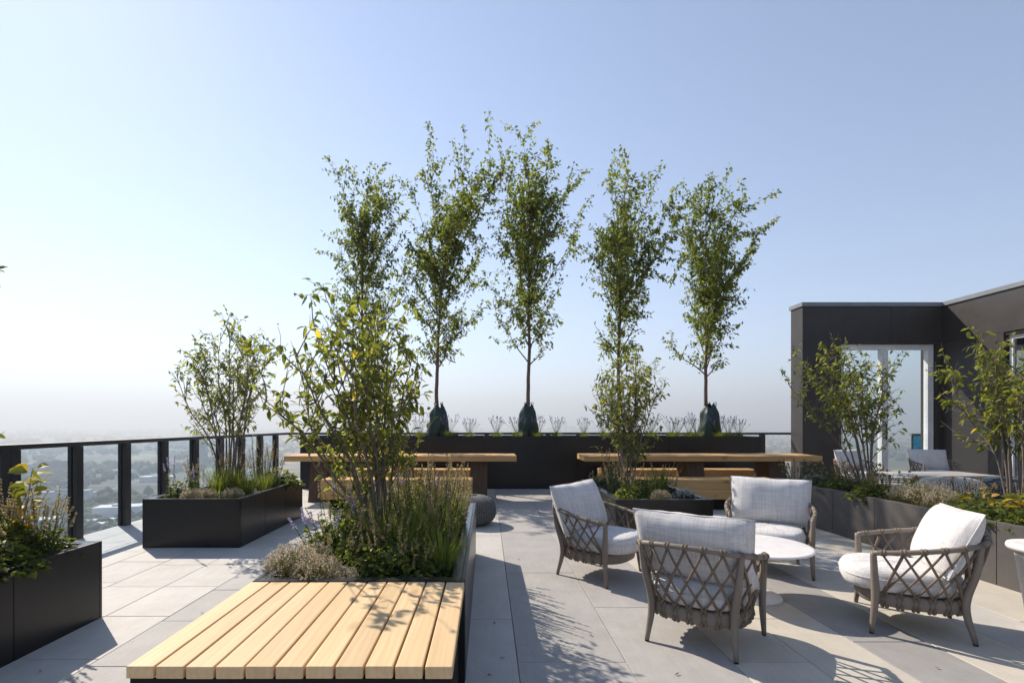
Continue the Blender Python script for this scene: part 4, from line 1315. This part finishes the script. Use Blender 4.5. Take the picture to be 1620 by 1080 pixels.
for px, top, w in [(741, 676, 7), (753, 668, 6), (760, 678, 9), (778, 680, 12), (800, 681, 10), (862, 680, 12), (871, 676, 8), (884, 665, 6), (894, 667, 5), (903, 674, 12), (915, 678, 9), (926, 676, 10), (938, 673, 7), (949, 671, 6), (958, 678, 9), (722, 679, 8), (705, 681, 10), (1008, 679, 8), (1040, 681, 8)]:
    D_ = 4300 + CR.uniform(-300, 300)
    h = CAM_H + (670 - top) * D_ / 800 - GZ
    city_block((px - 770) * D_ / 800, D_, w * D_ / 800, w * D_ / 800 * .8, h, CR.uniform(-.3, .3), 'city_grey', 'city_grey', 'pale high-rise tower in the distant skyline', 'tower', 'distant skyline towers', 'skyline_tower')

bm = bmesh.new(); bmesh.ops.create_icosphere(bm, subdivisions=1, radius=1)
iv = np.array([list(v.co) for v in bm.verts]); bm.verts.index_update(); ifs = [tuple(v.index for v in f.verts) for f in bm.faces]; bm.free()
mb = MB()
NR = np.random.default_rng(3)
cnt = 0
while cnt < 7500:
    az = R(NR.uniform(-64, 42)) if NR.random() < .9 else R(NR.uniform(60, 300))
    dist = 330 * math.exp(NR.random() * 3.05)
    x, y = dist * math.sin(az), dist * math.cos(az)
    if noise.noise(Vector((x * .004, y * .004, 1.7))) < -.06 + (.12 if dist < 900 else 0): continue
    r = NR.uniform(2.4, 5.2) * (1 + dist / 1300)
    jit = 1 + .14 * NR.normal(size=(len(iv), 1))
    zb = GZ
    if dist > 3000: zb = GZ + max(0, (dist - 3000) / 5000 * 26 * (0.5 + noise.noise(Vector((x * .0004, y * .0004, 3.1)))))
    v = iv * jit * np.array([r, r, r * min(1.1, 1.0 / (1 + dist / 5000) + .25)]) + np.array([x, y, zb + r * .45])
    mb.add(v, ifs)
    cnt += 1
tag(mb.build('woodland', 'city_tree', None, True), 'dark tree canopy spread across the hazy plain below', 'woodland', None, 'stuff')

# ------------------------------------------------------------------ the hazy air
mb = MB(); mb.box(-14500, 14500, -14500, 14500, GZ - 6, 385)
hz = mb.build('haze', 'concrete')
hz.data.materials.clear()
m = bpy.data.materials.new('haze'); m.use_nodes = True
nt = m.node_tree; nt.nodes.remove(nt.nodes['Principled BSDF'])
pv = nt.nodes.new('ShaderNodeVolumePrincipled')
pv.inputs['Color'].default_value = (0.895, 0.955, 1.0, 1)
pv.inputs['Density'].default_value = 0.0005
pv.inputs['Anisotropy'].default_value = 0.25
nt.links.new(pv.outputs[0], nt.nodes['Material Output'].inputs['Volume'])
hz.data.materials.append(m)
tag(hz, 'pale hazy summer air over the city', 'haze', None, 'stuff')
